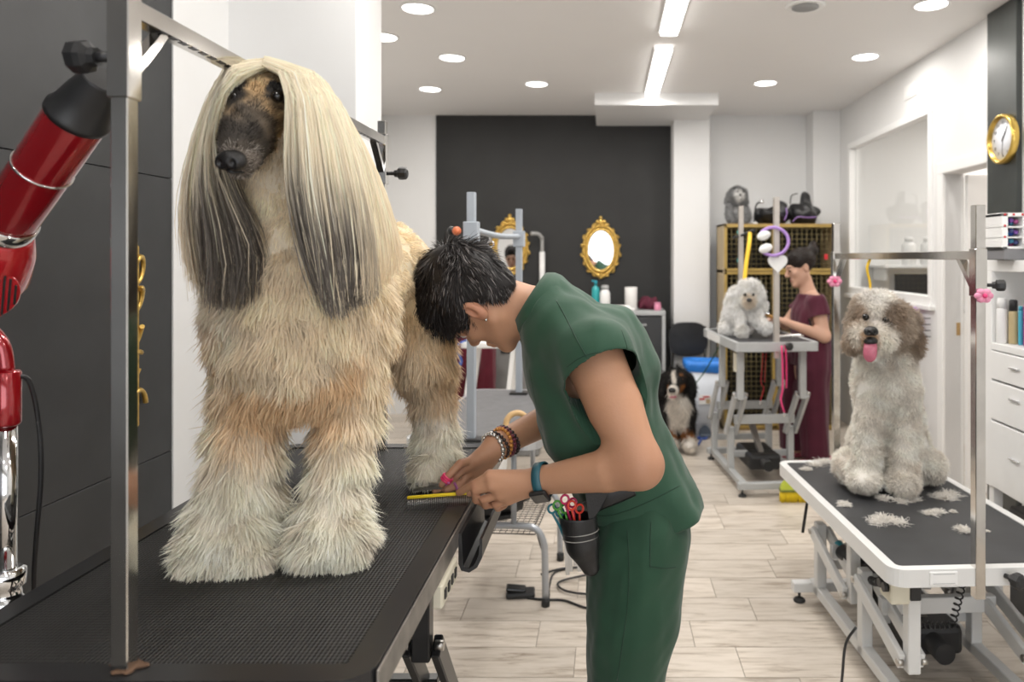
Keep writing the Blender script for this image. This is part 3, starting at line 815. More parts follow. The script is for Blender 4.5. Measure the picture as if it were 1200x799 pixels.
# neck and head
leg([P(352, 285, 1.36), P(335, 215, 1.325), P(318, 150, 1.285)], [.115, .085, .066], .05)
fld.ell(P(311, 118, 1.255), (.056, .072, .056), k=.03)
hE = P(299, 128, 1.20); hN = P(274, 184, 1.115)
fld.cap(hE, P(284, 165, 1.14), .043, .031, .03)
fld.cap(P(289, 150, 1.165), P(277, 182, 1.12), .030, .0245, .02)
fld.cap(P(300, 165, 1.19), P(283, 196, 1.130), .028, .017, .015)          # lower jaw
fld.ell(P(277, 112, 1.182), (.021, .016, .015), k=.02); fld.ell(P(326, 110, 1.187), (.021, .016, .015), k=.02)
V, Q = fld.mesh(); V = relax(V, Q, 2)
V[:, 2] = np.maximum(V[:, 2], TZ+.001)
# ---- colours
cream, gold, white_, tan = c3(.92, .79, .60), c3(.76, .54, .315), c3(.97, .90, .78), c3(.40, .285, .165)
hcx = np.array(P(299, 128, 1.19))
def af_col(p):
    z = (p[:, 2]-TZ)[:, None]
    g = snoise(p, 16, 3)[:, None]*.5+.5; g2 = snoise(p, 42, 4)[:, None]*.5+.5
    c = lerp(white_, cream, sm(z, .10, .32))
    band = sm(z, .17, .27)*(1-sm(z, .40, .50))
    c = lerp(c, gold, band*sm(g*.6+g2*.4, .42, .66)*.85)
    chest = (sm(z, .36, .42)*(1-sm(z, .46, .53)))*(p[:, 1] < 1.36)[:, None]
    c = lerp(c, white_, chest*.6*sm(g, .3, .6))
    flank = sm(p[:, 1], 1.42, 1.55)[:, None]*sm(z, .30, .42)
    c = lerp(c, c3(.88, .74, .51), flank*.8)
    thigh = sm(p[:, 1], 1.58, 1.66)[:, None]*(1-sm(z, .45, .52))*sm(z, .14, .25)
    c = lerp(c, c3(.62, .42, .21), thigh*(.35+.5*g2))
    return c
def af_skin(p):
    c = af_col(p)*.75
    # face
    d = p-hcx; face = (p[:, 2] > 1.56) & (p[:, 1] < 1.235)
    fawn, dark, grey = c3(.50, .33, .17), c3(.024, .021, .019), c3(.145, .115, .085)
    g = (snoise(p, 150, 8)*.5+.5)[:, None]; g3 = (snoise(p, 330, 9)*.5+.5)[:, None]
    ax = unit(np.array(hN)-np.array(hE)); t = ((p-np.array(hE)) @ ax/np.linalg.norm(np.array(hN)-np.array(hE)))[:, None]
    f = lerp(c3(.62, .45, .26), fawn, sm(t, -.35, .1))
    f = lerp(f, grey, sm(t+.22*g, .15, .62)); f = f*(.55+.75*g3); f = lerp(f, c3(.036, .031, .027), sm(t+.2*g, .40, .85)*.9*(sm(p[:, 2], 1.60, 1.66)[:, None]*.4+.6))
    low = (p[:, 2] < np.array(P(280, 180, 1.14))[2])[:, None]*1.
    f = lerp(f, c3(.34, .29, .25), sm(t, .75, .95)*low*.5*g)
    for (ex, ey, yy) in ((276, 113, 1.165), (325, 111, 1.172)):
        e = np.array(P(ex, ey, yy)); r = np.linalg.norm((p-e-np.array([.0, 0, .006]))*np.array([1.15, .7, .75]), axis=1)[:, None]
        f = lerp(f, dark, 1-sm(r+.006*g3, .020, .034))
    return np.where(face[:, None], f, c)
body = link_mesh('body', np_mesh('body', V, Q, col=af_skin(V)), m_skinfur, AF)
# ---- coat
dcx = -.575
def af_len(p, n):
    z = p[:, 2]-TZ
    L = .026+.028*(1-sm(z, .30, .48))
    L = np.where(p[:, 1] > 1.5, .016+.03*(1-sm(z, .30, .42)), L)
    L = np.where((z > .30) & (z < .52) & (p[:, 1] < 1.40), .042, L)
    L = L*(1-.5*(1-sm(z, .0, .12)))
    L = np.where((p[:, 2] > 1.52) & (p[:, 1] < 1.33), .020, L)
    return np.where((p[:, 2] > 1.55) & (p[:, 1] < 1.225), 0, L)
def af_comb(p, n):
    c = np.tile([0, 0, -1.], (len(p), 1))
    bk = (p[:, 1] > 1.45) & (p[:, 2] > 1.35); c[bk] = [0, .5, -.7]
    ft = p[:, 2] < TZ+.10; c[ft] = np.stack([n[ft, 0]*.45, n[ft, 1]*.45-.15, -.8*np.ones(ft.sum())], 1)
    return c
def af_fcol(p, n):
    c = af_col(p); j = (snoise(p, 90, 12)*.5+.5)[:, None]
    return c*(.74+.2*j), np.clip(c*(1.0+.12*j), 0, .97)
def af_w(p, n): return np.where(p[:, 1] > 1.9, .3, 1)*np.where(p[:, 2] < TZ+.004, 0, 1)*np.where((n[:, 1] > .5), .35, 1)
fv = [fur(V, Q, 142000, af_len, af_comb, af_fcol, .0019, 3, lift=.30, grav=.15, clump=.30, cfreq=95, jitter=.17, seed=21, weight=af_w, roll=.5)]
# ---- ears and topknot: long hair falling on both sides of the face
def curtain(guides, n, col_fn, seed, wob=.006, width=.0019, segs=8, yj=.012):
    """guides: rows of (px,py,Y) control points ordered inner -> outer"""
    r = np.random.default_rng(seed)
    hs_ = segs; segs = 24; G = np.stack([catmull(np.array([np.array(P(*q)) for q in g]), segs+1) for g in guides])   # (g,s,3)
    u = r.random(n)**.9*(len(G)-1-1e-4); i = u.astype(int); f = (u-i)[:, None, None]
    f = f*f*(3-2*f)
    path = G[i]*(1-f)+G[i+1]*f
    t = np.linspace(0, 1, segs+1)[None, :, None]
    off = r.normal(size=(n, 1, 3))*np.array([.0035, yj, .004])
    clk = np.floor(u*9)+37*np.floor(r.random(n)*5)
    cw = np.stack([np.sin(clk*12.9+a) for a in (0, 1.7, 3.1)], 1)[:, None, :]*np.array([.010, .014, .002])
    path = path+off*(.25+t)+cw*t**1.3
    ph = r.uniform(0, 6.28, (n, 1, 3))
    path = path+np.sin(ph+t*r.uniform(2, 6, (n, 1, 1)))*wob*t*np.array([1, 1, .1])
    end = r.uniform(.72, 1.02, n)[:, None, None]
    # shorten strands: resample along t*end
    t = np.linspace(0, 1, hs_+1)[None, :, None]**1.35
    tt = (t[:, :, 0]*end[:, :, 0]*segs).clip(0, segs-1e-4); k = tt.astype(int); fr = (tt-k)[..., None]
    path = np.take_along_axis(path, k[..., None], 1)*(1-fr)+np.take_along_axis(path, k[..., None]+1, 1)*fr
    path[..., 2] = np.maximum(path[..., 2], TZ+.05)
    cols = col_fn(u/(len(G)-1), t*end, path, r)
    nrm = unit(np.stack([np.sign(path[:, 4, 0]+.585)*.5, -np.ones(n), np.full(n, .25)], 1))
    return ribbons(path, nrm, width*r.uniform(.7, 1.4, n), cols, taper=.25, roll=.45, seed=seed+1)
Rg = [[(307, 78, 1.205), (332, 88, 1.17), (343, 125, 1.16), (342, 180, 1.175), (348, 235, 1.19), (360, 290, 1.205), (374, 335, 1.21), (386, 366, 1.21)],
      [(310, 74, 1.215), (347, 90, 1.175), (358, 140, 1.165), (362, 200, 1.18), (372, 255, 1.195), (384, 305, 1.205), (392, 345, 1.21), (396, 368, 1.21)],
      [(312, 71, 1.235), (362, 92, 1.195), (382, 150, 1.19), (392, 210, 1.195), (402, 265, 1.205), (408, 310, 1.21), (410, 345, 1.215), (412, 362, 1.22)],
      [(312, 69, 1.26), (370, 90, 1.24), (402, 150, 1.24), (418, 210, 1.24), (426, 260, 1.245), (430, 300, 1.25), (430, 330, 1.25), (429, 345, 1.25)],
      [(314, 69, 1.28), (378, 94, 1.30), (415, 160, 1.31), (433, 215, 1.31), (443, 265, 1.315), (446, 300, 1.32), (446, 325, 1.32), (444, 338, 1.32)],
      [(316, 71, 1.31), (380, 104, 1.35), (418, 165, 1.37), (440, 215, 1.39), (452, 255, 1.395), (458, 285, 1.40), (458, 300, 1.40), (457, 310, 1.40)]]
Lg = [[(317, 79, 1.205), (287, 90, 1.17), (266, 118, 1.17), (257, 170, 1.175), (268, 220, 1.185), (290, 265, 1.20), (298, 305, 1.205), (294, 345, 1.205)],
      [(315, 76, 1.215), (279, 87, 1.18), (257, 130, 1.18), (250, 185, 1.185), (258, 235, 1.19), (272, 285, 1.20), (276, 325, 1.205), (272, 360, 1.205)],
      [(313, 73, 1.235), (272, 84, 1.20), (250, 135, 1.20), (242, 190, 1.205), (244, 240, 1.21), (252, 290, 1.215), (256, 330, 1.215), (256, 358, 1.215)],
      [(312, 71, 1.255), (268, 82, 1.235), (243, 140, 1.235), (233, 195, 1.235), (230, 240, 1.235), (234, 285, 1.235), (242, 325, 1.235), (248, 352, 1.235)],
      [(312, 71, 1.28), (270, 82, 1.29), (244, 140, 1.30), (231, 190, 1.30), (226, 230, 1.30), (227, 265, 1.30), (232, 300, 1.30), (236, 318, 1.30)]]
def hair_cols(side):
    def fn(u, t, path, r):
        n = len(u); u = u[:, None, None]
        pale, mid, grey, dk = c3(.95, .86, .69), c3(.82, .65, .43), c3(.24, .21, .18), c3(.10, .085, .075)
        br = (1+r.normal(size=(n, 1, 1))*.10)
        base = lerp(pale, mid, np.clip(sm(t, .25, .8)*.55*r.random((n, 1, 1)), 0, 1))
        ear = (1-sm(u, .50, .68)) if side > 0 else (1-sm(u, .62, .92))
        ear = ear*(r.random((n, 1, 1)) < .86)
        dark = lerp(grey, dk, r.random((n, 1, 1))*.8)
        c = lerp(base, dark, ear*sm(t+r.normal(size=(n, 1, 1))*.05, .40, .60))
        c = lerp(c, mid, (1-ear)*sm(t, .55, .9)*.35)
        return np.clip(c*br, 0, .95)
    return fn
hv = [curtain(Rg, 13000, hair_cols(1), 31), curtain(Lg, 10000, hair_cols(-1), 33)]
Vh, Qh, Ch = join_np(fv); link_mesh('coat', np_mesh('coat', Vh, Qh, False, Ch), m_fur, AF)
Vh, Qh, Ch = join_np([hv[0]]); tag(link_mesh('ear_hair', np_mesh('ear_hair', Vh, Qh, False, Ch), m_fur, AF), 'long silky ear hair fading to charcoal tips')
Vh, Qh, Ch = join_np([hv[1]]); tag(link_mesh('ear_hair', np_mesh('ear_hair', Vh, Qh, False, Ch), m_fur, AF), 'long silky ear hair fading to charcoal tips')
# nose, eyes, mouth
m_nose = mat('wet_black_nose', (.012, .011, .011), .22, var=.1, vscale=300, bump=.25, bscale=700)
m_eye = mat('dark_eye', (.006, .004, .003), .14, var=.05)
nd = unit(np.array(hN)-np.array(hE))
def nose_mesh(parent, c, d, s, name='nose'):
    f = Field(np.array(c)-s*2.2, np.array(c)+s*2.2, s/9); d = np.array(d); c = np.array(c); lat = unit(np.cross(d, [0, 0, 1.])); up = np.cross(lat, d)
    R = np.stack([lat, d, up], 1)
    f.ell(c, (s, s*.8, s*.72), R, k=s*.3)
    f.ell(c+lat*s*.55-up*s*.15+d*s*.2, (s*.5, s*.55, s*.5), R, k=s*.3); f.ell(c-lat*s*.55-up*s*.15+d*s*.2, (s*.5, s*.55, s*.5), R, k=s*.3)
    for q in (-1, 1): f.ell(c+lat*q*s*.48+d*s*.78-up*s*.05, (s*.2, s*.3, s*.26), R, k=s*.15, op='sub')
    v, q = f.mesh(); return link_mesh(name, np_mesh(name, v, q), m_nose, parent)
nose_mesh(AF, P(271.5, 187, 1.103), unit(np.array([-.12, -.86, -.35])), .0215)
for (ex, ey, yy) in ((276.5, 115, 1.1655), (325.5, 113, 1.1715)):
    e = P(ex, ey, yy); o = MB().sph(e, (.0110, .010, .0100)).build('eye', m_eye, AF)
mp = [np.array(P(*q)) for q in ((262, 196, 1.108), (270, 201, 1.100), (281, 202, 1.110), (294, 199, 1.14), (308, 190, 1.17))]
MB().tube([Vector(q) for q in catmull(np.array(mp), 18)], .0022, 6).build('mouth', m_nose, AF)
# short hair on the muzzle
def mz(p, n): return np.where((p[:, 1] < 1.235) & (p[:, 2] > 1.57), .011, 0)
def mz_comb(p, n): return np.tile(-nd*1.0, (len(p), 1))
def mz_col(p, n):
    c = af_skin(p); r = np.random.default_rng(3).random((len(p), 1)); l = (p[:, 2] < 1.635)[:, None]*(p[:, 1] < 1.17)[:, None]; tip = np.clip(c*(.5+1.9*r**2), 0, .8); tip = np.where(l & (r > .55), c3(.62, .56, .50), tip); return c*.7, tip
w_face = lambda p, n: ((p[:, 1] < 1.235) & (p[:, 2] > 1.57)).astype(float)
v_, q_, c_ = fur(V, Q, 15000, mz, mz_comb, mz_col, .0011, 2, lift=.38, grav=0, clump=.2, cfreq=150, jitter=.15, seed=51, weight=w_face, roll=.3)
link_mesh('muzzle_fur', np_mesh('muzzle_fur', v_, q_, False, c_), m_fur, AF)
# ------------------------------------------------------------------ people
m_skin = vcol_mat('skin', .5, bump=.10, bscale=170, spec=.35, sss=.06)
m_hair = vcol_mat('hair_strands', .5, translucent=.05, spec=.3)
def cloth_mat(name, col, rough=.75):
    return mat(name, col, rough, var=.10, vscale=9, bump=.12, bscale=900, sheen=.15, spec=.25)

def head_frame(H0, U, Fw, s):
    U = unit(np.array(U, float)); Fw = np.array(Fw, float); Fw = unit(Fw-U*(Fw @ U)); Lt = np.cross(Fw, U)
    H0 = np.array(H0, float)
    return (lambda l, f, u: H0+s*(l*Lt+f*Fw+u*U)), np.stack([Lt, Fw, U], 1)

def head_mesh(pt, R, s, cell, neck, ear_sides=(-1, 1)):
    c = pt(0, 0, 0); f = Field(c-.27*s, c+.27*s, cell)
    E = lambda p, r, k, op='u', RR=R: f.ell(pt(*p), np.array(r)*s, RR, k*s, op)
    C = lambda a, b, ra, rb, k: f.cap(pt(*a), pt(*b), ra*s, rb*s, k*s)
    E((0, -.012, .035), (.074, .096, .090), .03)
    E((0, .030, -.042), (.058, .062, .078), .03)
    for q in (-1, 1):
        C((q*.050, -.002, -.058), (q*.016, .072, -.105), .018, .015, .03)
        E((q*.040, .066, -.026), (.020, .020, .018), .025)
        E((q*.031, .099, .000), (.017, .012, .010), .012, 'sub')
        E((q*.031, .084, .000), (.014, .013, .012), .006)
        E((q*.011, .108, -.036), (.009, .010, .008), .01)
    E((0, .080, -.110), (.020, .016, .016), .02)
    C((-.034, .086, .022), (.034, .086, .022), .011, .011, .02)
    C((0, .092, .014), (0, .120, -.028), .008, .0115, .012)
    C((-.018, .092, -.066), (.018, .092, -.066), .0065, .0065, .008)
    C((-.015, .090, -.079), (.015, .090, -.079), .007, .007, .008)
    C((-.020, .101, -.0725), (.020, .101, -.0725), .002, .002, .003) if False else None
    for q in ear_sides:
        e = (q*.074, -.012, -.012)
        E(e, (.009, .019, .032), .008); E((q*.082, -.014, -.004), (.006, .017, .027), .006)
        E((q*.087, -.008, -.006), (.008, .009, .017), .006, 'sub')
    for (a, b, ra, rb) in neck: f.cap(a, b, ra, rb, .03*s)
    V, Q = f.mesh(); return relax(V, Q, 1, .4), Q

def finger(f, pts, r0=.0098, r1=.0078, k=.005):
    pts = [np.array(p, float) for p in pts]; n = len(pts)
    f.chain(pts, [r0+(r1-r0)*i/(n-1) for i in range(n)], k)

def arm_mesh(chain, radii, hand, cell):
    """chain: shoulder, elbow, wrist; hand: dict with palm targets and finger chains"""
    allp = [np.array(p, float) for p in chain]+[np.array(p, float) for g in hand['fingers'] for p in g]
    lo = np.min(allp, 0)-.09; hi = np.max(allp, 0)+.09
    f = Field(lo, hi, cell)
    S, E, W = (np.array(p, float) for p in chain)
    r = radii
    m1 = S*.55+E*.45; f.chain([S, m1, E], [r[0], r[1], r[2]], .03)
    m2 = E*.68+W*.32; f.chain([E, m2, W], [r[2]*.98, r[3], r[4]], .03)
    for p in hand['palm']: f.cap(W, p, r[4]*.78, hand.get('pr', .0125), .014)
    fr = hand.get('fr', (.0098, .0078))
    for g in hand['fingers']: finger(f, g, *fr)
    V, Q = f.mesh(); return relax(V, Q, 1, .35), Q

def open_mesh(V, Q, cuts):
    """delete faces beyond each cut (point, normal, mask fn) and snap the rim to the plane"""
    V = V.copy()
    for (p, n, mask) in cuts:
        p = np.array(p, float); n = unit(np.array(n, float))
        sd = (V-p) @ n; mk = mask(V) if mask else np.ones(len(V), bool)
        beyond = (sd > 0) & mk
        dele = beyond[Q].all(1)
        Q = Q[~dele]
        used = np.zeros(len(V), bool); used[Q.ravel()] = True
        snap = used & beyond; V[snap] -= n*sd[snap][:, None]
    used = np.unique(Q); mp = np.full(len(V), -1); mp[used] = np.arange(len(used))
    return V[used], mp[Q]

def folds(V, Q, axis, amp, fa, fl, seed):
    """cloth folds running along axis"""
    N = vnormals(V, Q); ax = unit(np.array(axis, float))
    al = (V @ ax)[:, None]*ax; q = V-al
    d = snoise(q*fa+al*fl, 1., seed)*.6+snoise(q*fa*2.1+al*fl*1.7, 1., seed+1)*.3+snoise(V*fa*.4, 1., seed+2)*.4
    d = np.sign(d)*np.abs(d)**.8
    return V+N*(d*amp)[:, None]

def cloth_obj(name, V, Q, material, parent, thick=.003):
    me = np_mesh(name, V, Q)
    o = link_mesh(name, me, material, parent)
    md = o.modifiers.new('thickness', 'SOLIDIFY'); md.thickness = thick; md.offset = 0
    return o

def hair_strands(pt, R, s, n, capV, capQ, crown, length, color, width, seed, fwd=.6, grav=.25, segs=6, lift=.25, clump=.3, cfreq=60):
    cr = pt(*crown); Fw = R[:, 1]
    def comb(p, nn): return unit(p-cr)+Fw*fwd
    return fur(capV, capQ, n, length, comb, color, width, segs, lift=lift, grav=grav, clump=clump, cfreq=cfreq, jitter=.10, seed=seed, roll=.4, proj=1.)

def shoe(mb, ax, ay, fx, fy, s=1.):
    """low shoe from heel (ax,ay) to toe (fx,fy)"""
    a = Vector((ax, ay, 0)); b = Vector((fx, fy, 0)); d = (b-a).normalized(); l = Vector((-d.y, d.x, 0)); n = 14
    prof = [(0, .028, .070), (.04, .036, .075), (.09, .036, .070), (.14, .040, .052), (.19, .044, .045), (.235, .036, .036), (.262, .015, .022)]
    rings = []
    for (t, w, h) in prof:
        rings.append([mb.bm.verts.new(a+d*(t*s-.05)+l*(w*s*math.copysign(abs(math.cos(k*2*math.pi/n))**.7, math.cos(k*2*math.pi/n)))+Vector((0, 0, h*s*(.5+.5*math.copysign(abs(math.sin(k*2*math.pi/n))**.6, math.sin(k*2*math.pi/n)))))) for k in range(n)])
    for A, B in zip(rings, rings[1:]):
        for k in range(n): f = mb.bm.faces.new((A[k], A[(k+1) % n], B[(k+1) % n], B[k])); f.smooth = True
    mb.bm.faces.new(rings[0][::-1]); mb.bm.faces.new(rings[-1])
    return mb

# ---------------- groomer in green
GR = thing('person', 'person in green scrubs bending over the table to trim a paw', 'person', (.05, 1.73, 0))
GY = 1.73
SK = c3(.46, .245, .148)
g_skin = []
H0 = P(563, 351, 1.69); th = math.radians(27); yaw = math.radians(24)
U = np.array((-math.cos(th), 0, math.sin(th))); F0 = np.array((-math.sin(th), 0, -math.cos(th)))
Fw = F0*math.cos(yaw)+np.array((0, 1, 0))*math.sin(yaw)
HS = .93
hp, hR = head_frame(H0, U, Fw, HS)
neck = [(P(580, 348, 1.70), P(640, 372, 1.73), .052, .062), (P(640, 372, 1.73), P(668, 405, 1.73), .062, .08)]
g_skin.append(head_mesh(hp, hR, HS, .0028, neck))
# near (left) arm, watch hand with the comb
S_L, E_L, W_L = P(698, 424, 1.575), P(750, 545, 1.475), P(634, 563, 1.545)
handL = dict(palm=[P(574, 557, 1.545), P(577, 569, 1.54), P(586, 579, 1.545), P(596, 585, 1.555)], pr=.0125,
    fingers=[[P(574, 557, 1.545), P(556, 567, 1.55), P(538, 577, 1.572)],
             [P(577, 569, 1.54), P(557, 575, 1.55), P(558, 586, 1.565), P(567, 589, 1.58)],
             [P(586, 579, 1.545), P(567, 585, 1.553), P(569, 592, 1.57), P(578, 591, 1.585)],
             [P(596, 585, 1.555), P(581, 591, 1.562), P(584, 595, 1.575), P(591, 592, 1.588)],
             [P(622, 562, 1.575), P(596, 567, 1.60), P(572, 573, 1.605), P(550, 578, 1.590)]])
g_skin.append(arm_mesh((S_L, E_L, W_L), (.064, .058, .043, .043, .0285), handL, .003))
# far (right) arm, scissors hand
S_R, E_R, W_R = P(676, 420, 1.91), P(684, 470, 1.99), P(582, 522, 1.735)
handR = dict(palm=[P(546, 547, 1.685), P(552, 552, 1.70), P(558, 556, 1.71), P(564, 557, 1.72), P(556, 540, 1.69)], pr=.0125,
    fingers=[[P(546, 547, 1.685), P(530, 562, 1.675), P(520, 570, 1.668), P(510, 575, 1.655)],
             [P(552, 552, 1.70), P(541, 566, 1.685), P(532, 571, 1.672), P(523, 574, 1.66)],
             [P(558, 556, 1.71), P(550, 567, 1.70), P(543, 571, 1.688), P(536, 572, 1.675)],
             [P(564, 557, 1.72), P(559, 567, 1.715), P(553, 571, 1.70), P(547, 572, 1.688)],
             [P(560, 537, 1.705), P(539, 543, 1.658), P(526, 557, 1.646), P(518, 568, 1.645)]])
g_skin.append(arm_mesh((S_R, E_R, W_R), (.062, .056, .042, .042, .0285), handR, .003))
f = Field((-.26, 1.45, .05), (.3, 2.02, 1.35), .014)       # trunk and legs under the clothes
f.chain([P(668, 405, GY), P(690, 470, GY), P(730, 550, GY), P(748, 610, GY)], [.085, .10, .095, .09], .04, ys=.85, yc=GY)
for q in (-1, 1): f.chain([(.07, GY+q*.085, .84), (.045, GY+q*.085, .48), (.05, GY+q*.085, .09)], [.075, .05, .035], .04)
g_skin.append(f.mesh())
def skin_cols(V, base, seed=5, lips=None):
    g = snoise(V, 30, seed)[:, None]; c = base*(1+.06*g)
    return c
allv = []
for V, Q in g_skin: allv.append((V, Q, skin_cols(V, SK)))
# redder knuckles, ear, lips
V, Q, C = allv[0]
for (p, r, colr, a) in ((hp(0, .10, -.072), .022, c3(.40, .15, .11), .7), (hp(-.08, -.012, -.012), .04, c3(.55, .24, .16), .5), (hp(.08, -.012, -.012), .04, c3(.55, .24, .16), .5)):
    w = (1-sm(np.linalg.norm(V-p, axis=1), r*.4, r))[:, None]*a; C[:] = lerp(C, colr, w)
for ai, hd in ((1, handL), (2, handR)):
    V, Q, C = allv[ai]
    for g_ in hd['fingers']:
        for q_ in g_[:3]:
            w = (1-sm(np.linalg.norm(V-np.array(q_), axis=1), .004, .017))[:, None]*.45; C[:] = lerp(C, c3(.42, .18, .11), w)
V, Q, C = allv[1]; w = (1-sm(np.linalg.norm(V-np.array(E_L), axis=1), .03, .075))[:, None]*.35; C[:] = lerp(C, c3(.44, .20, .125), w)
Vb, Qb, Cb = join_np(allv)
link_mesh('body', np_mesh('body', Vb, Qb, col=Cb), m_skin, GR)
for q in (-1, 1):
    MB().sph(hp(q*.031, .088, 0), (.0115, .0115, .0115)).build('eye', mat('eye_white', (.55, .52, .5), .2, var=.02), GR)
    MB().tube([hp(q*x, .1005-.25*abs(x-.03), .006-.05*(x-.03)**2*20) for x in np.linspace(.018, .046, 8)], .0022, 5).build('eyelid_lashes', m_nose, GR)
    MB().tube([Vector(v) for v in catmull(np.array([hp(q*.014, .101, .022), hp(q*.032, .100, .029), hp(q*.052, .080, .022)]), 10)], .0032, 6).build('eyebrow', mat('brow_hair', (.03, .022, .018), .7, var=.1), GR)
MB().sph(hp(-.086, -.010, -.044), .0035).build('ear_stud', m_chrome, GR)
# hair: cap plus strands
f = Field(hp(0, 0, .03)-.21, hp(0, 0, .03)+.21, .005)
f.ell(hp(0, -.012, .060), np.array((.089, .110, .107))*HS, hR, .02)
f.ell(hp(0, .055, .120), np.array((.068, .064, .046))*HS, hR, .04)
f.ell(hp(0, -.070, -.015), np.array((.055, .03, .05))*HS, hR, .03)
f.ell(hp(0, .125, -.035), np.array((.11, .085, .085))*HS, hR, .012, 'sub')
for q in (-1, 1): f.ell(hp(q*.092, .0, -.030), np.array((.035, .036, .046))*HS, hR, .012, 'sub')
f.ell(hp(0, -.03, -.125), np.array((.1, .12, .06))*HS, hR, .01, 'sub')
hv_, hq_ = f.mesh(); hv_ = relax(hv_, hq_, 2)
def gh_local(p): d = (p-hp(0, 0, 0))/HS; return d @ hR
def gh_len(p, n):
    l = gh_local(p); f_, u_ = l[:, 1], l[:, 2]
    return .034+.036*sm(f_, -.02, .09)*sm(u_, .0, .08)-.014*(1-sm(u_, -.06, .02))
def gh_col(p, n):
    r = np.random.default_rng(77); k = len(p); l = gh_local(p)
    g = r.random((k, 1)); grey = (g > .96-.08*sm(-l[:, 1], -.03, .08)[:, None])
    c = np.where(grey, c3(.16, .145, .14), c3(.010, .008, .0075)*(1+1.2*r.random((k, 1))))
    return c*.8, c*1.25
hc = solid(c3(.010, .008, .008), hv_)
allh = [(hv_, hq_, hc), hair_strands(hp, hR, HS, 17000, hv_, hq_, (0, -.055, .125), gh_len, gh_col, .0016, 61, fwd=.55, grav=.30, lift=.16, clump=.30, cfreq=75)]
# fringe falling over the forehead
def fr_len(p, n):
    l = gh_local(p); return np.where((l[:, 1] > .055) & (l[:, 2] > .045), .075, 0)
allh.append(hair_strands(hp, hR, HS, 9000, hv_, hq_, (0, -.02, .13), fr_len, gh_col, .0016, 63, fwd=.9, grav=.50, lift=.12, clump=.35, cfreq=60))
Vh, Qh, Ch = join_np(allh); tag(link_mesh('hair', np_mesh('hair', Vh, Qh, False, Ch), m_hair, GR), 'short black hair with grey streaks')

# green tunic
m_green = cloth_mat('green_scrub_cloth', (.024, .070, .041))
m_green2 = cloth_mat('green_trouser_cloth', (.018, .058, .032))
f = Field((-.34, 1.36, .74), (.34, 2.10, 1.50), .0062)
tp = [P(638, 360, GY), P(655, 380, GY), P(680, 428, GY), P(702, 490, GY), P(732, 550, GY), P(752, 600, GY), P(760, 640, GY)]
f.chain(tp, [.080, .094, .126, .134, .126, .122, .124], .05, ys=.74, yc=GY)
f.chain([P(668, 392, 1.63), P(698, 420, 1.555), P(716, 466, 1.52)], [.070, .078, .076], .05)
f.chain([P(660, 400, 1.84), P(678, 430, 1.91), P(682, 470, 1.96)], [.070, .076, .074], .05)
f.cap(P(724, 385, GY), P(745, 430, GY), .05, .05, .06, ys=.45, yc=GY)
f.cap(P(780, 560, GY), P(800, 585, GY), .030, .034, .05, ys=.28, yc=GY)
V, Q = f.mesh(); V = relax(V, Q, 1)
V = folds(V, Q, (-.4, 0, .92), .0030, 52, 16, 71); V = folds(V, Q, (.75, .1, .6), .0030, 60, 14, 171)
armd = np.array(E_L)-np.array(S_L); armd2 = np.array(E_R)-np.array(S_R)
S_Ln = np.array(S_L); sp_ = np.array(P(706, 437, 1.54)); sr_ = np.array(P(680, 440, 1.93))
cuts = [(P(629, 359, GY), (-.85, 0, .52), None),
        (P(752, 606, GY), (.30, 0, -.95), None),
        (sp_, unit(armd)+np.array([0, -.25, 0]), lambda v: (v[:, 1] < 1.535) & (np.linalg.norm((v-S_Ln)-((v-S_Ln) @ unit(armd))[:, None]*unit(armd), axis=1) < .12)),
        (sr_, armd2, lambda v: (v[:, 1] > 1.87) & (np.linalg.norm(v-sr_, axis=1) < .16))]
V, Q = open_mesh(V, Q, cuts)
tun = cloth_obj('tunic', V, Q, m_green, GR)
from mathutils.bvhtree import BVHTree
def seam(V, Q, pix, parent, material, r=.0011, name='seam', off=.0026):
    """stitched line lying on the cloth along the given sight lines"""
    tree = BVHTree.FromPolygons([tuple(v) for v in V], [tuple(q) for q in Q]); o = Vector((0, 0, CH)); out = []
    for (x, y) in catmull(np.array(pix, float), 14*len(pix)):
        d = (P(x, y, 1.)-o).normalized(); h = tree.ray_cast(o, d)
        if h[0] is not None and (not out or (h[0]-out[-1]).length < .05): out.append(h[0]-d*off)
    if len(out) > 3: MB().tube(out, r, 5).build(name, material, parent)
m_seam = cloth_mat('green_seam', (.012, .040, .022))
seam(V, Q, [(652, 352), (664, 374), (678, 402), (689, 421)], tun, m_seam)
seam(V, Q, [(728, 386), (735, 408), (737, 432)], tun, m_seam)
seam(V, Q, [(664, 430), (680, 419), (700, 413), (720, 413), (732, 420)], tun, m_seam, .0008)
seam(V, Q, [(620, 430), (628, 470), (640, 520), (652, 550)], tun, m_seam)
seam(V, Q, [(694, 604), (720, 603), (760, 588), (800, 567)], tun, m_seam, .0008)
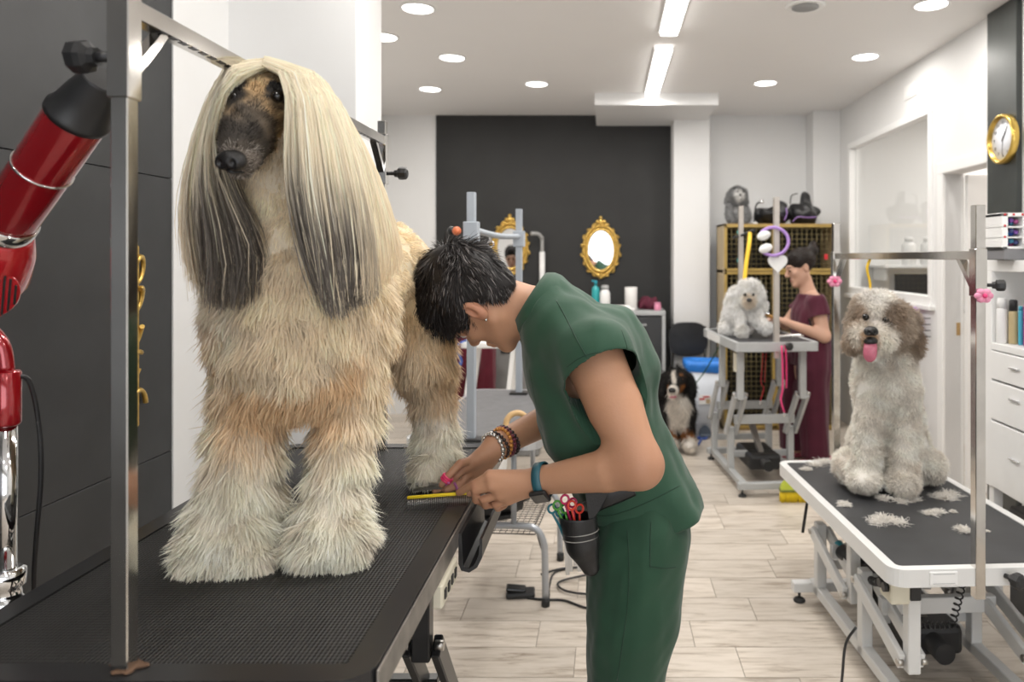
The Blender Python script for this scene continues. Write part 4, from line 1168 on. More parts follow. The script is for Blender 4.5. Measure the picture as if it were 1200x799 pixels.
# collar band, hem seam lines and the front overlap
def ring_on(V, Q, p, n, tol): pass
def boundary_loop(V, Q, p, n):
    """ordered rim points lying on the plane (p,n)"""
    sd = np.abs((V-np.array(p)) @ unit(np.array(n, float))); idx = np.where(sd < 1e-4)[0]
    pts = V[idx]; c = pts.mean(0); nn = unit(np.array(n, float)); a = unit(np.cross(nn, [0, 1, .1])); b = np.cross(nn, a)
    an = np.arctan2((pts-c) @ b, (pts-c) @ a); o = np.argsort(an); return pts[o], c
lp, lc = boundary_loop(V, Q, P(629, 359, GY), (-.85, 0, .52))
if len(lp) > 20:
    k = np.linspace(0, len(lp)-1, 60).astype(int); lp = lp[k]
    for _ in range(3): lp = (np.roll(lp, 1, 0)+lp*2+np.roll(lp, -1, 0))/4
    bm = MB(); up = unit(np.array([-.85, 0, .52])); n_ = len(lp)
    rows = []
    for (dr, du) in ((.003, -.030), (.007, -.012), (.004, .006), (-.006, .022), (-.009, .022), (-.004, .0)):
        rows.append([bm.bm.verts.new(Vector(q+unit(q-lc)*dr+up*du)) for q in lp])
    for A, B in zip(rows, rows[1:]):
        for i in range(n_): ff = bm.bm.faces.new((A[i], A[(i+1) % n_], B[(i+1) % n_], B[i])); ff.smooth = True
    bm.build('collar', m_green, tun)
# trousers
f = Field((-.22, 1.42, .04), (.36, 2.06, .96), .0075)
f.cap(P(750, 585, GY), P(752, 625, GY), .108, .112, .04, ys=.64, yc=GY)
for q in (-1, 1):
    y = GY+q*.088
    f.chain([(.072, y, .83), (.060, y, .66), (.036, y, .47), (.040, y, .25), (.045, y, .085)], [.112, .102, .082, .077, .072], .025)
V, Q = f.mesh(); V = relax(V, Q, 1)
V = folds(V, Q, (.1, 0, 1), .0050, 48, 8, 75); V = folds(V, Q, (.7, .2, .7), .0025, 70, 18, 175)
V, Q = open_mesh(V, Q, [((0, 0, .075), (0, 0, -1), None), ((0, 0, .93), (0, 0, 1), None)])
tr_ = cloth_obj('trousers', V, Q, m_green2, GR)
seam(V, Q, [(735, 622), (737, 660), (736, 700), (730, 750), (723, 797)], tr_, m_seam)
seam(V, Q, [(763, 612), (762, 640), (762, 664)], tr_, m_seam, .0012, 'pocket_edge'); seam(V, Q, [(762, 664), (778, 666), (792, 665)], tr_, m_seam, .0012, 'pocket_edge')
for q in (-1, 1): shoe(MB(), .07, GY+q*.088, -.17, GY+q*.10).build('shoe', mat('white_shoe', (.6, .6, .6), .5, var=.05), GR)
# watch
wd = unit(np.array(E_L)-np.array(W_L)); wc = np.array(W_L)+wd*.004
wt = MB(); a_ = unit(np.cross(wd, [0, 0, 1.])); b_ = np.cross(wd, a_)
pts = [Vector(wc+(a_*math.cos(t)*.0325+b_*math.sin(t)*.035)) for t in np.linspace(0, 2*math.pi, 40)[:-1]]
rows = []
for (dr, dw) in ((0, -.010), (.003, -.009), (.003, .009), (0, .010)):
    rows.append([wt.bm.verts.new(p+(p-Vector(wc)).normalized()*dr+Vector(wd*dw)) for p in pts])
for A, B in zip(rows, rows[1:]):
    for i in range(len(pts)): ff = wt.bm.faces.new((A[i], A[(i+1) % len(pts)], B[(i+1) % len(pts)], B[i])); ff.smooth = True
band = wt.build('watch_strap', mat('teal_strap', (.020, .095, .125), .45, var=.06), GR)
down = unit(np.array([-.05, -.75, -.65])); down = unit(down-wd*(down @ wd)); lat_ = np.cross(wd, down)
MB().box(Vector(wc+down*.038), (.034, .038, .010), Matrix((Vector(lat_), Vector(wd), Vector(down))).transposed(), .004, 2).build('watch_case', m_blackp, band)
MB().box(Vector(wc+down*.0435), (.028, .032, .001), Matrix((Vector(lat_), Vector(wd), Vector(down))).transposed()).build('watch_glass', mat('watch_glass', (.01, .01, .012), .05, var=.01, coat=1), band)
# bead bracelets on the far wrist
m_beads = [mat('dark_bead', (.03, .015, .015), .3, var=.2), mat('silver_bead', (.6, .58, .55), .25, .8, var=.1), mat('wine_bead', (.16, .03, .05), .35, var=.1), mat('amber_bead', (.55, .24, .05), .3, var=.1)]
fd = unit(np.array(E_R)-np.array(W_R)); a_ = unit(np.cross(fd, [0, 0, 1.])); b_ = np.cross(fd, a_)
for j, (off, rr, mi, nb) in enumerate(((-.012, .033, 1, 20), (.004, .033, 0, 22), (.015, .034, 3, 22), (.026, .035, 2, 22), (.036, .0355, 0, 24))):
    mb_ = MB(); c_ = np.array(W_R)+fd*off; tw = .25*math.sin(j*2.1)
    for k in range(nb):
        t = 2*math.pi*k/nb
        mb_.sph(Vector(c_+(a_*math.cos(t)+b_*math.sin(t))*rr+fd*tw*.03*math.sin(t)), .0048 if mi != 1 or k % 3 else .0065, u=8, v=6)
    mb_.build('bead_bracelet', m_beads[mi], GR)
# belt: black band showing between tunic and pouch
MB().tube([Vector(v) for v in catmull(np.array([P(742, 572, 1.545), P(724, 580, 1.545), P(704, 588, 1.55), P(690, 595, 1.575), P(678, 600, 1.63)]), 24)], .017, 8, flat=(.14, 1)).build('belt', mat('black_leather', (.010, .010, .011), .36, var=.15, vscale=40, bump=.15, bscale=220), GR)
# ---------------- simpler figures at the back
def auto_hand(E, W, curl=(0, 0, -1), s=1., spread=(0, 1, 0)):
    W = np.array(W, float); d = unit(W-np.array(E, float)); c = np.array(curl, float); c = unit(c-d*(c @ d)); l = np.cross(d, c)
    pal, fin = [], []
    for i, (o, ln) in enumerate(((-.030, .92), (-.010, 1.), (.010, .95), (.029, .78))):
        m = W+(d*.085+l*o)*s; pal.append(m)
        a = m+(d*.034+c*.012)*s*ln; b = a+(d*.012+c*.026)*s*ln; e = b+(-d*.010+c*.016)*s*ln
        fin.append([m, a, b, e])
    t0 = W+(d*.03-l*.02)*s; t1 = t0+(d*.03-l*.022+c*.015)*s; t2 = t1+(d*.03+l*.006+c*.016)*s
    fin.append([t0, t1, t2])
    return dict(palm=pal, fingers=fin, pr=.0135*s, fr=(.010*s, .008*s))

def back_person(label, yc, H0, U, Fw, hs, neck, torso, trad, arms, legs, cols, loc, hair, sleeve=.42, hem=None, hemn=(0, 0, -1), seed=1):
    PR = thing('person', label, 'person', loc)
    hp, hR = head_frame(H0, U, Fw, hs)
    parts = [head_mesh(hp, hR, hs, .0065, neck)]
    for (S, E, W, curl) in arms: parts.append(arm_mesh((S, E, W), (.056, .048, .040, .037, .026), auto_hand(E, W, curl), .0065))
    f = Field(np.array(loc)+(-.35, -.35, .03), np.array(loc)+(.35, .35, 1.4), .016)
    f.chain(torso, [r*.8 for r in trad], .04, ys=.64, yc=yc)
    for (a, b, c, r) in legs: f.chain([a, b, c], [r[0]*.7, r[1]*.7, r[2]*.6], .03)
    parts.append(f.mesh())
    allv = [(V, Q, skin_cols(V, cols['skin'])) for V, Q in parts]
    V, Q, C = allv[0]; w = (1-sm(np.linalg.norm(V-hp(0, .10, -.072), axis=1), .01, .022))[:, None]*.7; C[:] = lerp(C, c3(.42, .16, .13), w)
    Vb, Qb, Cb = join_np(allv); link_mesh('body', np_mesh('body', Vb, Qb, col=Cb), m_skin, PR)
    for q in (-1, 1):
        MB().sph(hp(q*.031, .090, 0), .011*hs, u=10, v=8).build('eye', m_eye, PR)
        MB().tube([Vector(v) for v in catmull(np.array([hp(q*.014, .101, .022), hp(q*.032, .100, .028), hp(q*.052, .080, .022)]), 8)], .003, 5).build('eyebrow', mat('brow_hair', (.03, .022, .018), .7), PR)
    # hair
    f = Field(hp(0, 0, .03)-.24, hp(0, 0, .03)+.24, .008)
    f.ell(hp(0, -.018, .045), np.array((.084, .106, .094))*hs, hR, .02)
    f.ell(hp(0, .125, -.045), np.array((.11, .075, .085))*hs, hR, .012, 'sub')
    for q in (-1, 1): f.ell(hp(q*.092, .0, -.030), np.array((.035, .036, .046))*hs, hR, .012, 'sub')
    f.ell(hp(0, -.03, -.135), np.array((.1, .12, .06))*hs, hR, .01, 'sub')
    if hair == 'bun':
        f.ell(hp(0, -.115, .085), np.array((.042, .045, .045))*hs, hR, .02); f.ell(hp(.01, -.14, .12), np.array((.018, .025, .03))*hs, hR, .02)
    hv_, hq_ = f.mesh()
    def hl(p, n): return np.full(len(p), .028)
    def hcol(p, n):
        r = np.random.default_rng(seed); c = cols['hair']*(1+.8*r.random((len(p), 1))); return c*.7, c*1.3
    hh = [(hv_, hq_, solid(cols['hair']*.7, hv_)), hair_strands(hp, hR, hs, 3500, hv_, hq_, (0, .12, .05), hl, hcol, .004, seed, fwd=-.2, grav=.15, segs=3, lift=.03, clump=.15)]
    Vh, Qh, Ch = join_np(hh); link_mesh('hair', np_mesh('hair', Vh, Qh, False, Ch), m_hair, PR)
    # tunic
    lo = np.array(loc)+(-.42, -.42, .6); f = Field(lo, np.array(loc)+(.42, .42, 1.5), .010)
    f.chain(torso, trad, .05, ys=.64, yc=yc)
    cuts = [(neck[-1][0]*np.array(1.) if False else np.array(torso[0])+unit(np.array(torso[0])-np.array(torso[1]))*trad[0]*.35, unit(np.array(torso[0])-np.array(torso[1])), None), (hem, hemn, None)]
    for (S, E, W, curl) in arms:
        S, E = np.array(S), np.array(E); e2 = S+(E-S)*sleeve; f.chain([S, e2+(E-S)*.12], [.070, .068], .04)
        ad = unit(E-S)
        cuts.append((e2, ad, (lambda S, ad: lambda v: np.linalg.norm((v-S)-((v-S) @ ad)[:, None]*ad, axis=1) < .085)(S, ad)))
    V, Q = f.mesh(); V = folds(relax(V, Q, 1), Q, (.1, 0, 1), .007, 60, 14, seed+3)
    V, Q = open_mesh(V, Q, cuts); cloth_obj('tunic', V, Q, cols['top'], PR, .004)
    lo = np.array(loc)+(-.35, -.38, .03); f = Field(lo, np.array(loc)+(.38, .38, 1.0), .012)
    f.cap(torso[-1], np.array(torso[-1])-(0, 0, .06), trad[-1]*.95, trad[-1], .04, ys=.66, yc=yc)
    for (a, b, c, r) in legs: f.chain([a, (np.array(a)+np.array(b))/2, b, c], [r[0], (r[0]+r[1])/2, r[1], r[2]], .02)
    V, Q = f.mesh(); V = folds(relax(V, Q, 1), Q, (.05, 0, 1), .008, 60, 8, seed+5)
    V, Q = open_mesh(V, Q, [((0, 0, .07), (0, 0, -1), None)]); cloth_obj('trousers', V, Q, cols['top'], PR, .004)
    return PR
m_maroon = cloth_mat('maroon_scrub_cloth', (.085, .014, .030), .8)
m_wine = cloth_mat('wine_scrub_cloth', (.11, .010, .022), .8)
Y2 = 5.30
A2 = [(P(957, 354, 5.13), P(966, 394, 5.07), P(922, 378, 5.10), (0, .3, -1)), (P(942, 354, 5.47), P(921, 380, 5.52), P(912, 377, 5.25), (0, -.3, -1))]
P2 = back_person('person in maroon scrubs with a hair bun brushing the small white dog', Y2, P(938, 313, Y2), (-.30, 0, .95), (-.93, -.10, -.34), 1.0,
    [(P(943, 328, Y2), P(948, 347, Y2), .050, .058), (P(948, 347, Y2), P(949, 365, Y2), .058, .08)],
    [P(949, 349, Y2), P(949, 368, Y2), P(947, 400, Y2), P(947, 430, Y2), P(949, 455, Y2)], [.085, .118, .115, .118, .125], A2,
    [((1.47, 5.20, .88), (1.45, 5.19, .48), (1.47, 5.18, .08), (.115, .105, .10)), ((1.46, 5.40, .88), (1.38, 5.41, .48), (1.38, 5.41, .08), (.115, .105, .10))],
    dict(skin=c3(.60, .36, .26), hair=c3(.016, .010, .0075), top=m_maroon), (1.45, 5.30, 0), 'bun', hem=(1.45, 5.3, .70), seed=41)
for (x, y) in ((1.47, 5.18), (1.38, 5.41)): shoe(MB(), x+.06, y, x-.19, y).build('shoe', mat('rose_shoe', (.45, .10, .14), .6, var=.08), P2)
MB().tube([P(945, 400, 5.03), P(951, 402, 5.035)], .012, 6, flat=(1, .2)).build('tattoo', mat('faded_ink', (.22, .14, .12), .6, var=.2), P2) if False else None
Y3 = 5.28
A3 = [(Vector((-1.21, 5.29, 1.26)), Vector((-1.27, 5.40, 1.02)), Vector((-1.10, 5.60, 1.0)), (0, 0, -1)), (Vector((-.86, 5.29, 1.26)), Vector((-.80, 5.40, 1.02)), Vector((-.92, 5.60, 1.0)), (0, 0, -1))]
P3 = back_person('person in wine-red scrubs mostly hidden behind the green groomer, seen in the mirror', Y3, Vector((-1.08, 5.36, 1.475)), (-.05, .25, .95), (0, .95, -.28), .98,
    [(Vector((-1.07, 5.33, 1.42)), Vector((-1.05, 5.29, 1.33)), .05, .056), (Vector((-1.05, 5.29, 1.33)), Vector((-1.04, 5.28, 1.25)), .056, .08)],
    [Vector((-1.05, 5.29, 1.32)), Vector((-1.04, 5.28, 1.22)), Vector((-1.02, 5.26, 1.05)), Vector((-.99, 5.25, .90)), Vector((-.98, 5.25, .80))], [.085, .112, .115, .118, .125], A3,
    [((-1.06, 5.25, .82), (-1.06, 5.25, .46), (-1.06, 5.24, .08), (.105, .09, .085)), ((-.90, 5.25, .82), (-.89, 5.25, .46), (-.89, 5.24, .08), (.105, .09, .085))],
    dict(skin=c3(.50, .30, .21), hair=c3(.014, .010, .009), top=m_wine), (-1.0, 5.26, 0), 'short', hem=(-1, 5.3, .66), seed=47)
for x in (-1.06, -.89): shoe(MB(), x, 5.20, x, 5.45).build('shoe', m_blackp, P3)
# ------------------------------------------------------------------ the other dogs
def simple_dog(label, loc, fn, lo, hi, cell, colf, n, length, comb, width, segs, lift, grav, clump, cfreq, curl, seed, name='dog', cat='dog', face=None):
    D = thing(name, label, cat, loc)
    f = Field(lo, hi, cell); fn(f)
    V, Q = f.mesh(); V = relax(V, Q, 1); V[:, 2] = np.maximum(V[:, 2], loc[2]+.001)
    link_mesh('body', np_mesh('body', V, Q, col=colf(V)*.7), m_skinfur, D)
    def fc(p, nn): c = colf(p); j = (snoise(p, 60, seed+2)*.5+.5)[:, None]; return c*(.66+.2*j), np.clip(c*(.98+.12*j), 0, .93)
    w = lambda p, nn: np.where(p[:, 2] < loc[2]+.006, 0., 1.)*np.where(nn[:, 1] > .6, .35, 1.)
    v_, q_, c_ = fur(V, Q, n, length, comb, fc, width, segs, lift=lift, grav=grav, clump=clump, cfreq=cfreq, jitter=.2, seed=seed, weight=w, roll=.6, curl=curl)
    link_mesh('coat', np_mesh('coat', v_, q_, False, c_), m_fur, D)
    return D
down = lambda p, n: np.tile([0, 0, -1.], (len(p), 1))

# curly dog on the white-rimmed table
tz2 = T2H-.002
def d2(f):
    f.cap(P(1040, 425, 2.92), P(1041, 520, 3.00), .100, .145, .06)
    f.ell(P(1041, 535, 3.02), (.165, .16, .13), k=.05)
    f.ell(P(1038, 455, 2.89), (.115, .10, .13), k=.05)
    f.chain([P(1020, 460, 2.86), P(1015, 520, 2.855), P(1014, 558, 2.85)], [.055, .050, .055], .03); f.ell(P(1012, 562, 2.815), (.058, .062, .036), k=.03)
    f.chain([P(1060, 460, 2.86), P(1060, 520, 2.85), P(1059, 560, 2.835)], [.055, .050, .055], .03); f.ell(P(1058, 566, 2.80), (.058, .062, .036), k=.03)
    f.ell(P(992, 546, 2.95), (.050, .09, .055), k=.03); f.ell(P(1090, 545, 2.95), (.050, .09, .055), k=.03)
    f.cap(P(1036, 410, 2.89), P(1036, 440, 2.91), .085, .10, .05)
    f.ell(P(1034, 380, 2.83), (.118, .105, .100), k=.03)
    f.ell(P(1026, 362, 2.80), (.085, .07, .06), k=.04)
    f.ell(P(1022, 394, 2.73), (.085, .055, .050), k=.03)
    f.ell(P(1008, 393, 2.72), (.035, .03, .032), k=.03); f.ell(P(1036, 397, 2.72), (.04, .03, .035), k=.03)
    f.ell(P(1022, 411, 2.755), (.032, .03, .022), k=.02)
    f.cap(P(1068, 375, 2.85), P(1071, 405, 2.85), .030, .036, .025); f.cap(P(1000, 378, 2.86), P(997, 404, 2.86), .026, .032, .025)
def c2(p):
    g = (snoise(p, 22, 5)*.5+.5)[:, None]; g2 = (snoise(p, 60, 6)*.5+.5)[:, None]
    wht, gr, br, tn = c3(.92, .88, .81), c3(.72, .64, .55), c3(.34, .255, .185), c3(.58, .36, .19)
    c = lerp(wht, gr, .5*g*g2)
    def blob(px, py, Y, r, col, a, c):
        w = (1-sm(np.linalg.norm(p-np.array(P(px, py, Y)), axis=1), r*.55, r))[:, None]*a; return lerp(c, col, w)
    z = p[:, 2]
    head = sm(z, 1.08, 1.13)[:, None]
    side = sm(np.abs(p[:, 0]-np.array(P(1026, 380, 2.8))[0]), .04, .075)[:, None]
    c = lerp(c, c3(.44, .35, .27), head*side*.9)
    c = blob(1004, 403, 2.86, .07, br, .9, c); c = blob(1072, 402, 2.86, .085, br, .8, c); c = blob(1078, 385, 2.86, .07, c3(.30, .22, .16), .5, c)
    c = blob(1046, 370, 2.74, .062, c3(.34, .25, .18), .9, c); c = blob(1006, 369, 2.75, .055, c3(.40, .30, .22), .85, c); c = blob(1039, 376, 2.71, .026, c3(.10, .07, .05), .9, c); c = blob(1014, 372, 2.71, .022, c3(.12, .085, .06), .8, c)
    c = blob(1026, 352, 2.79, .065, c3(.86, .83, .79), .9, c); c = blob(1025, 375, 2.73, .03, c3(.86, .80, .74), .9, c)
    c = blob(1010, 394, 2.68, .055, c3(.88, .83, .74), .85, c); c = blob(1036, 398, 2.68, .055, c3(.88, .83, .74), .85, c)
    c = blob(1020, 396, 2.665, .048, c3(.50, .29, .14), .85, c)
    c = blob(1096, 470, 2.98, .11, br, .85, c); c = blob(1044, 425, 2.80, .03, br, .4, c)
    return c
CD = simple_dog('curly brown and white dog sitting with its tongue out', (*P(1040, 545, 2.9)[:2], tz2), d2, (.78, 2.55, tz2-.03), (1.50, 3.26, 1.38), .009, c2, 62000,
    lambda p, n: np.where((p[:, 2] > 1.05), .030, .026)*np.where(np.linalg.norm(p-np.array(P(1021, 392, 2.67)), axis=1) < .03, .35, 1), down, .0021, 3, .75, .12, .5, 60, .75, 71)
nose_mesh(CD, P(1020.5, 387.5, 2.652), unit(np.array([-.1, -.97, -.2])), .024)
for (x, y, yy) in ((1014.5, 371.5, 2.716), (1038, 375, 2.720)): MB().sph(P(x, y, yy), .0125).build('eye', m_eye, CD)
m_tongue = mat('pink_tongue', (.48, .13, .19), .35, var=.12, vscale=60)
MB().tube([Vector(v) for v in catmull(np.array([P(1020, 398, 2.70), P(1020, 405, 2.665), P(1019.5, 414, 2.66), P(1019, 424, 2.665)]), 14)], [.022]*5+[.024]*5+[.023, .021, .016, .008], 12, flat=(1, .25)).build('tongue', m_tongue, CD)
MB().sph(P(1020.5, 399.5, 2.672), (.026, .014, .016)).build('mouth', m_nose, CD)

# white dog on the back table
tz3 = T3H-.002
def d3(f):
    f.cap(P(867, 352, 4.96), P(863, 378, 5.02), .085, .105, .05)
    f.ell(P(866, 366, 4.92), (.09, .09, .10), k=.04)
    f.ell(P(853, 384, 4.98), (.06, .09, .05), k=.03)
    f.chain([P(867, 368, 4.86), P(868, 383, 4.82), P(870, 389, 4.78)], [.045, .036, .036], .02)
    f.chain([P(882, 366, 4.85), P(890, 377, 4.80), P(899, 384, 4.76)], [.045, .036, .032], .02)
    f.ell(P(879, 346, 4.86), (.085, .08, .085), k=.03); f.ell(P(877, 338, 4.86), (.065, .06, .05), k=.03)
    f.ell(P(878, 353, 4.78), (.045, .045, .034), k=.03)
    f.cap(P(866, 346, 4.88), P(864, 358, 4.88), .03, .035, .03); f.cap(P(891, 348, 4.86), P(893, 360, 4.86), .028, .032, .03)
def c3w(p):
    c = solid(c3(.96, .94, .90), p); e = np.array(P(878, 353, 4.74))
    w = (1-sm(np.linalg.norm(p-e, axis=1), .02, .07))[:, None]; return lerp(c, c3(.72, .58, .42), w*.7)
WD = simple_dog('small fluffy white dog being brushed on the back table', (*P(870, 385, 4.92)[:2], tz3), d3, (.62, 4.6, tz3-.03), (1.2, 5.2, 1.36), .012, c3w, 16000,
    lambda p, n: np.full(len(p), .032), down, .004, 3, .7, .15, .4, 50, .5, 73)
nose_mesh(WD, P(878, 351.5, 4.725), unit(np.array([.1, -.95, -.25])), .017)
for (x, y) in ((873, 345.5), (882.5, 345.5)): MB().sph(P(x, y, 4.755), .012, u=10, v=8).build('eye', m_eye, WD)

# tricolour dog sitting on the floor
def d4(f):
    f.cap(P(790, 470, 5.72), P(774, 500, 5.92), .13, .16, .06)
    f.ell(P(768, 508, 5.95), (.17, .20, .18), k=.05); f.ell(P(794, 480, 5.64), (.135, .12, .15), k=.05)
    f.chain([P(783, 488, 5.60), P(785, 510, 5.58), P(787, 518, 5.56)], [.06, .045, .05], .03)
    f.chain([P(805, 488, 5.60), P(806, 510, 5.58), P(808, 518, 5.56)], [.06, .045, .05], .03)
    f.ell(P(808, 521.5, 5.50), (.05, .08, .035), k=.02); f.ell(P(786, 521.5, 5.50), (.05, .08, .035), k=.02)
    f.ell(P(770, 512, 5.75), (.07, .14, .07), k=.03); f.ell(P(806, 514, 5.78), (.05, .10, .05), k=.03)
    f.cap(P(793, 452, 5.64), P(793, 470, 5.68), .09, .11, .04)
    f.ell(P(793, 444, 5.58), (.095, .10, .088), k=.03)
    f.cap(P(791, 453, 5.53), P(788, 459, 5.44), .052, .040, .03)
    f.cap(P(778, 441, 5.60), P(775, 459, 5.59), .03, .038, .02); f.cap(P(808, 441, 5.60), P(811, 459, 5.59), .03, .038, .02)
def c4(p):
    blk, wh, tn = c3(.016, .014, .013), c3(.80, .74, .66), c3(.30, .12, .035)
    c = solid(blk, p)
    def blob(px, py, Y, r, col, c, a=1., sc=(1, 1, 1)):
        w = (1-sm(np.linalg.norm((p-np.array(P(px, py, Y)))*np.array(sc), axis=1), r*.7, r))[:, None]*a; return lerp(c, col, w)
    c = blob(795, 486, 5.53, .15, wh, c, 1, (1.6, 1, .8)); c = blob(796, 476, 5.55, .11, wh, c)
    c = blob(806, 512, 5.55, .075, tn, c); c = blob(784, 512, 5.55, .07, tn, c)
    c = blob(800, 457, 5.50, .05, tn, c); c = blob(780, 457, 5.50, .05, tn, c); c = blob(799, 438, 5.49, .022, tn, c); c = blob(783, 438, 5.49, .022, tn, c)
    c = blob(789, 460, 5.43, .07, wh, c, 1, (1.15, 1, 1)); c = blob(790, 440, 5.485, .075, wh, c, 1, (3.4, 1, 1))
    c = blob(808, 522, 5.48, .10, wh, c, 1, (1, .8, 1.6)); c = blob(786, 522, 5.48, .10, wh, c, 1, (1, .8, 1.6))
    return c
BD = simple_dog('black white and tan dog sitting on the floor beside the white bin', (*P(790, 500, 5.7)[:2], 0), d4, (.18, 5.3, -.03), (.95, 6.3, .75), .014, c4, 17000,
    lambda p, n: np.where(np.linalg.norm(p-np.array(P(790, 452, 5.5)), axis=1) < .10, .014, .04), down, .0045, 3, .3, .15, .3, 40, 0., 79)
nose_mesh(BD, P(787.5, 457, 5.395), unit(np.array([-.1, -.97, -.1])), .026)
for (x, y) in ((784, 447), (797.5, 447)): MB().sph(P(x, y, 5.485), .012, u=10, v=8).build('eye', m_eye, BD)
MB().sph(P(788.5, 465, 5.42), (.03, .02, .010)).build('tongue', m_tongue, BD)

# grey plush dog on the cage
pz = 1.757
def d5(f):
    f.ell((1.13, 6.42, pz+.09), (.09, .08, .10), k=.03); f.ell((1.13, 6.37, pz+.245), (.075, .07, .075), k=.03)
    f.cap((1.08, 6.36, pz+.03), (1.07, 6.30, pz+.03), .035, .03, .02); f.cap((1.18, 6.36, pz+.03), (1.19, 6.30, pz+.03), .035, .03, .02)
    f.cap((1.065, 6.36, pz+.14), (1.045, 6.32, pz+.06), .03, .026, .02); f.cap((1.195, 6.36, pz+.14), (1.215, 6.32, pz+.06), .03, .026, .02)
    f.cap((1.065, 6.38, pz+.27), (1.055, 6.38, pz+.20), .022, .028, .02); f.cap((1.195, 6.38, pz+.27), (1.205, 6.38, pz+.20), .022, .028, .02)
    f.ell((1.14, 6.31, pz+.235), (.035, .03, .028), k=.02)
def c5(p):
    c = solid(c3(.30, .30, .30), p); w = (1-sm(np.linalg.norm((p-np.array((1.14, 6.30, pz+.25)))*np.array([1, 1, .7]), axis=1), .03, .06))[:, None]
    return lerp(c, c3(.78, .77, .75), w)
PD = simple_dog('grey plush toy dog with white face on top of the wire cage', (1.13, 6.40, pz), d5, (.98, 6.2, pz-.03), (1.30, 6.56, pz+.37), .011, c5, 6000,
    lambda p, n: np.full(len(p), .026), down, .004, 3, .9, .1, .5, 60, .5, 83, name='plush_dog', cat='plush toy')
MB().sph((1.14, 6.277, pz+.243), (.012, .008, .009)).build('nose', m_nose, PD)
for q in (-.025, .028): MB().sph((1.14+q, 6.302, pz+.272), .007, u=8, v=6).build('eye', m_eye, PD)
# ------------------------------------------------------------------ things around the room
m_gold = mat('gilded_frame', (.66, .44, .12), .30, .85, var=.35, vscale=60, bump=.3, bscale=200)
m_mirror = mat('mirror_glass', (.9, .91, .91), .02, 1.)
m_red = mat('red_lacquer', (.33, .006, .012), .16, .35, var=.06, vscale=8, coat=1.)
m_redb = mat('bright_red_lacquer', (.52, .012, .02), .18, .2, var=.05, coat=1.)
m_yellow = mat('yellow_plastic', (.80, .58, .01), .5, var=.06)
m_lime = mat('lime_plastic', (.52, .60, .06), .45, var=.06)
m_pink = mat('hot_pink_nylon', (.75, .05, .20), .55, var=.08)
m_rednyl = mat('red_nylon', (.55, .02, .03), .6, var=.08)
m_purple = mat('lilac_plastic', (.42, .25, .62), .4, var=.06)
m_blue = mat('blue_bag', (.03, .22, .72), .4, var=.12, vscale=20)
m_greencord = mat('green_cord', (.03, .09, .04), .7, var=.1)
m_yellownyl = mat('yellow_nylon', (.78, .50, .02), .6, var=.06)
m_wood = mat('cage_wood', (.30, .20, .07), .5, var=.2, vscale=12, stretch=(1, 1, .2))
m_tanwood = mat('cage_side_wood', (.42, .33, .20), .55, var=.15, vscale=8, stretch=(1, 1, .2))
m_dark = mat('dark_cabinet', (.030, .031, .033), .45, var=.12, vscale=6)
m_bagblk = mat('black_bag_vinyl', (.012, .012, .013), .32, var=.2, vscale=14, bump=.4, bscale=30)
m_leather = mat('black_leather', (.010, .010, .011), .36, var=.15, vscale=40, bump=.15, bscale=220)
m_stitch = mat('grey_stitching', (.30, .29, .27), .7, var=.1)
m_paper = mat('white_paper', (.80, .79, .77), .8, var=.03)
m_silver = mat('silver_cap', (.68, .68, .69), .25, .9, var=.05)

# ---- red stand dryer beside the dark wall
DR = thing('stand_dryer', 'red and chrome stand dryer between the big table and the dark wall', 'hair dryer', (-1.02, 1.25, 0))
dx, dyy = -1.02, 1.25
for k in range(5):
    a = 2*math.pi*k/5+.3; e = Vector((dx+.20*math.cos(a), dyy+.20*math.sin(a), .05))
    lg = MB().tube([(dx, dyy, .10), (dx+.10*math.cos(a), dyy+.10*math.sin(a), .085), e], .016, 8).build('base_leg', m_chrome, DR)
    MB().cyl(e+Vector((-.012, 0, -.025)), e+Vector((.012, 0, -.025)), .025, n=16).build('castor', m_blackp, lg)
MB().cyl((dx, dyy, .08), (dx, dyy, .86), .020).build('lower_column', m_red, DR)
MB().lathe([(.022, .86), (.027, .865), (.027, .885), (.022, .89), (.022, .905), (.028, .91), (.028, .935), (.021, .94)], (dx, dyy, 0), n=24).build('collar', m_chrome, DR)
MB().cyl((dx, dyy, .93), (dx, dyy, 1.19), .0155).build('chrome_column', m_chrome, DR)
MB().lathe([(.019, 1.18), (.021, 1.185), (.021, 1.27), (.017, 1.275)], (dx, dyy, 0), n=24).build('upper_column', m_red, DR)
ax0, ax1 = np.array(P(6, 262, 1.16)), np.array(P(118, 96, 1.06))      # barrel axis
ad = unit(ax1-ax0)
pt_ = lambda t, r=0: Vector(ax0+ad*t)
Lb = float(np.linalg.norm(ax1-ax0))
MB().tube([Vector(v) for v in catmull(np.array([(dx, dyy, 1.27), (dx-.01, dyy, 1.32), (dx-.045, dyy-.01, 1.37), tuple(ax0-ad*.10+np.array((-.02, .02, -.05)))]), 16)], .013, 10).build('neck_tube', m_red, DR)
def lath(name, prof, m, parent=DR, n=36): return MB().lathe(prof, pt_(0), Vector(ad), n=n).build(name, m, parent)
br_ = .0405
brl = lath('barrel', [(br_*.98, .012), (br_, .02), (br_, .238), (br_*.98, .242)], m_red)
lath('barrel_ring', [(br_+.001, .128), (br_+.0022, .1285), (br_+.0022, .1315), (br_+.001, .132)], m_chrome, brl)
lath('chrome_band', [(br_*1.04, -.014), (br_*1.07, -.012), (br_*1.07, .012), (br_*1.02, .014)], m_chrome)
lath('nozzle', [(br_*1.08, .240), (br_*1.08, .248), (br_*.99, .252), (br_*.84, .285), (br_*.66, .315), (br_*.64, .320)], m_blackp)
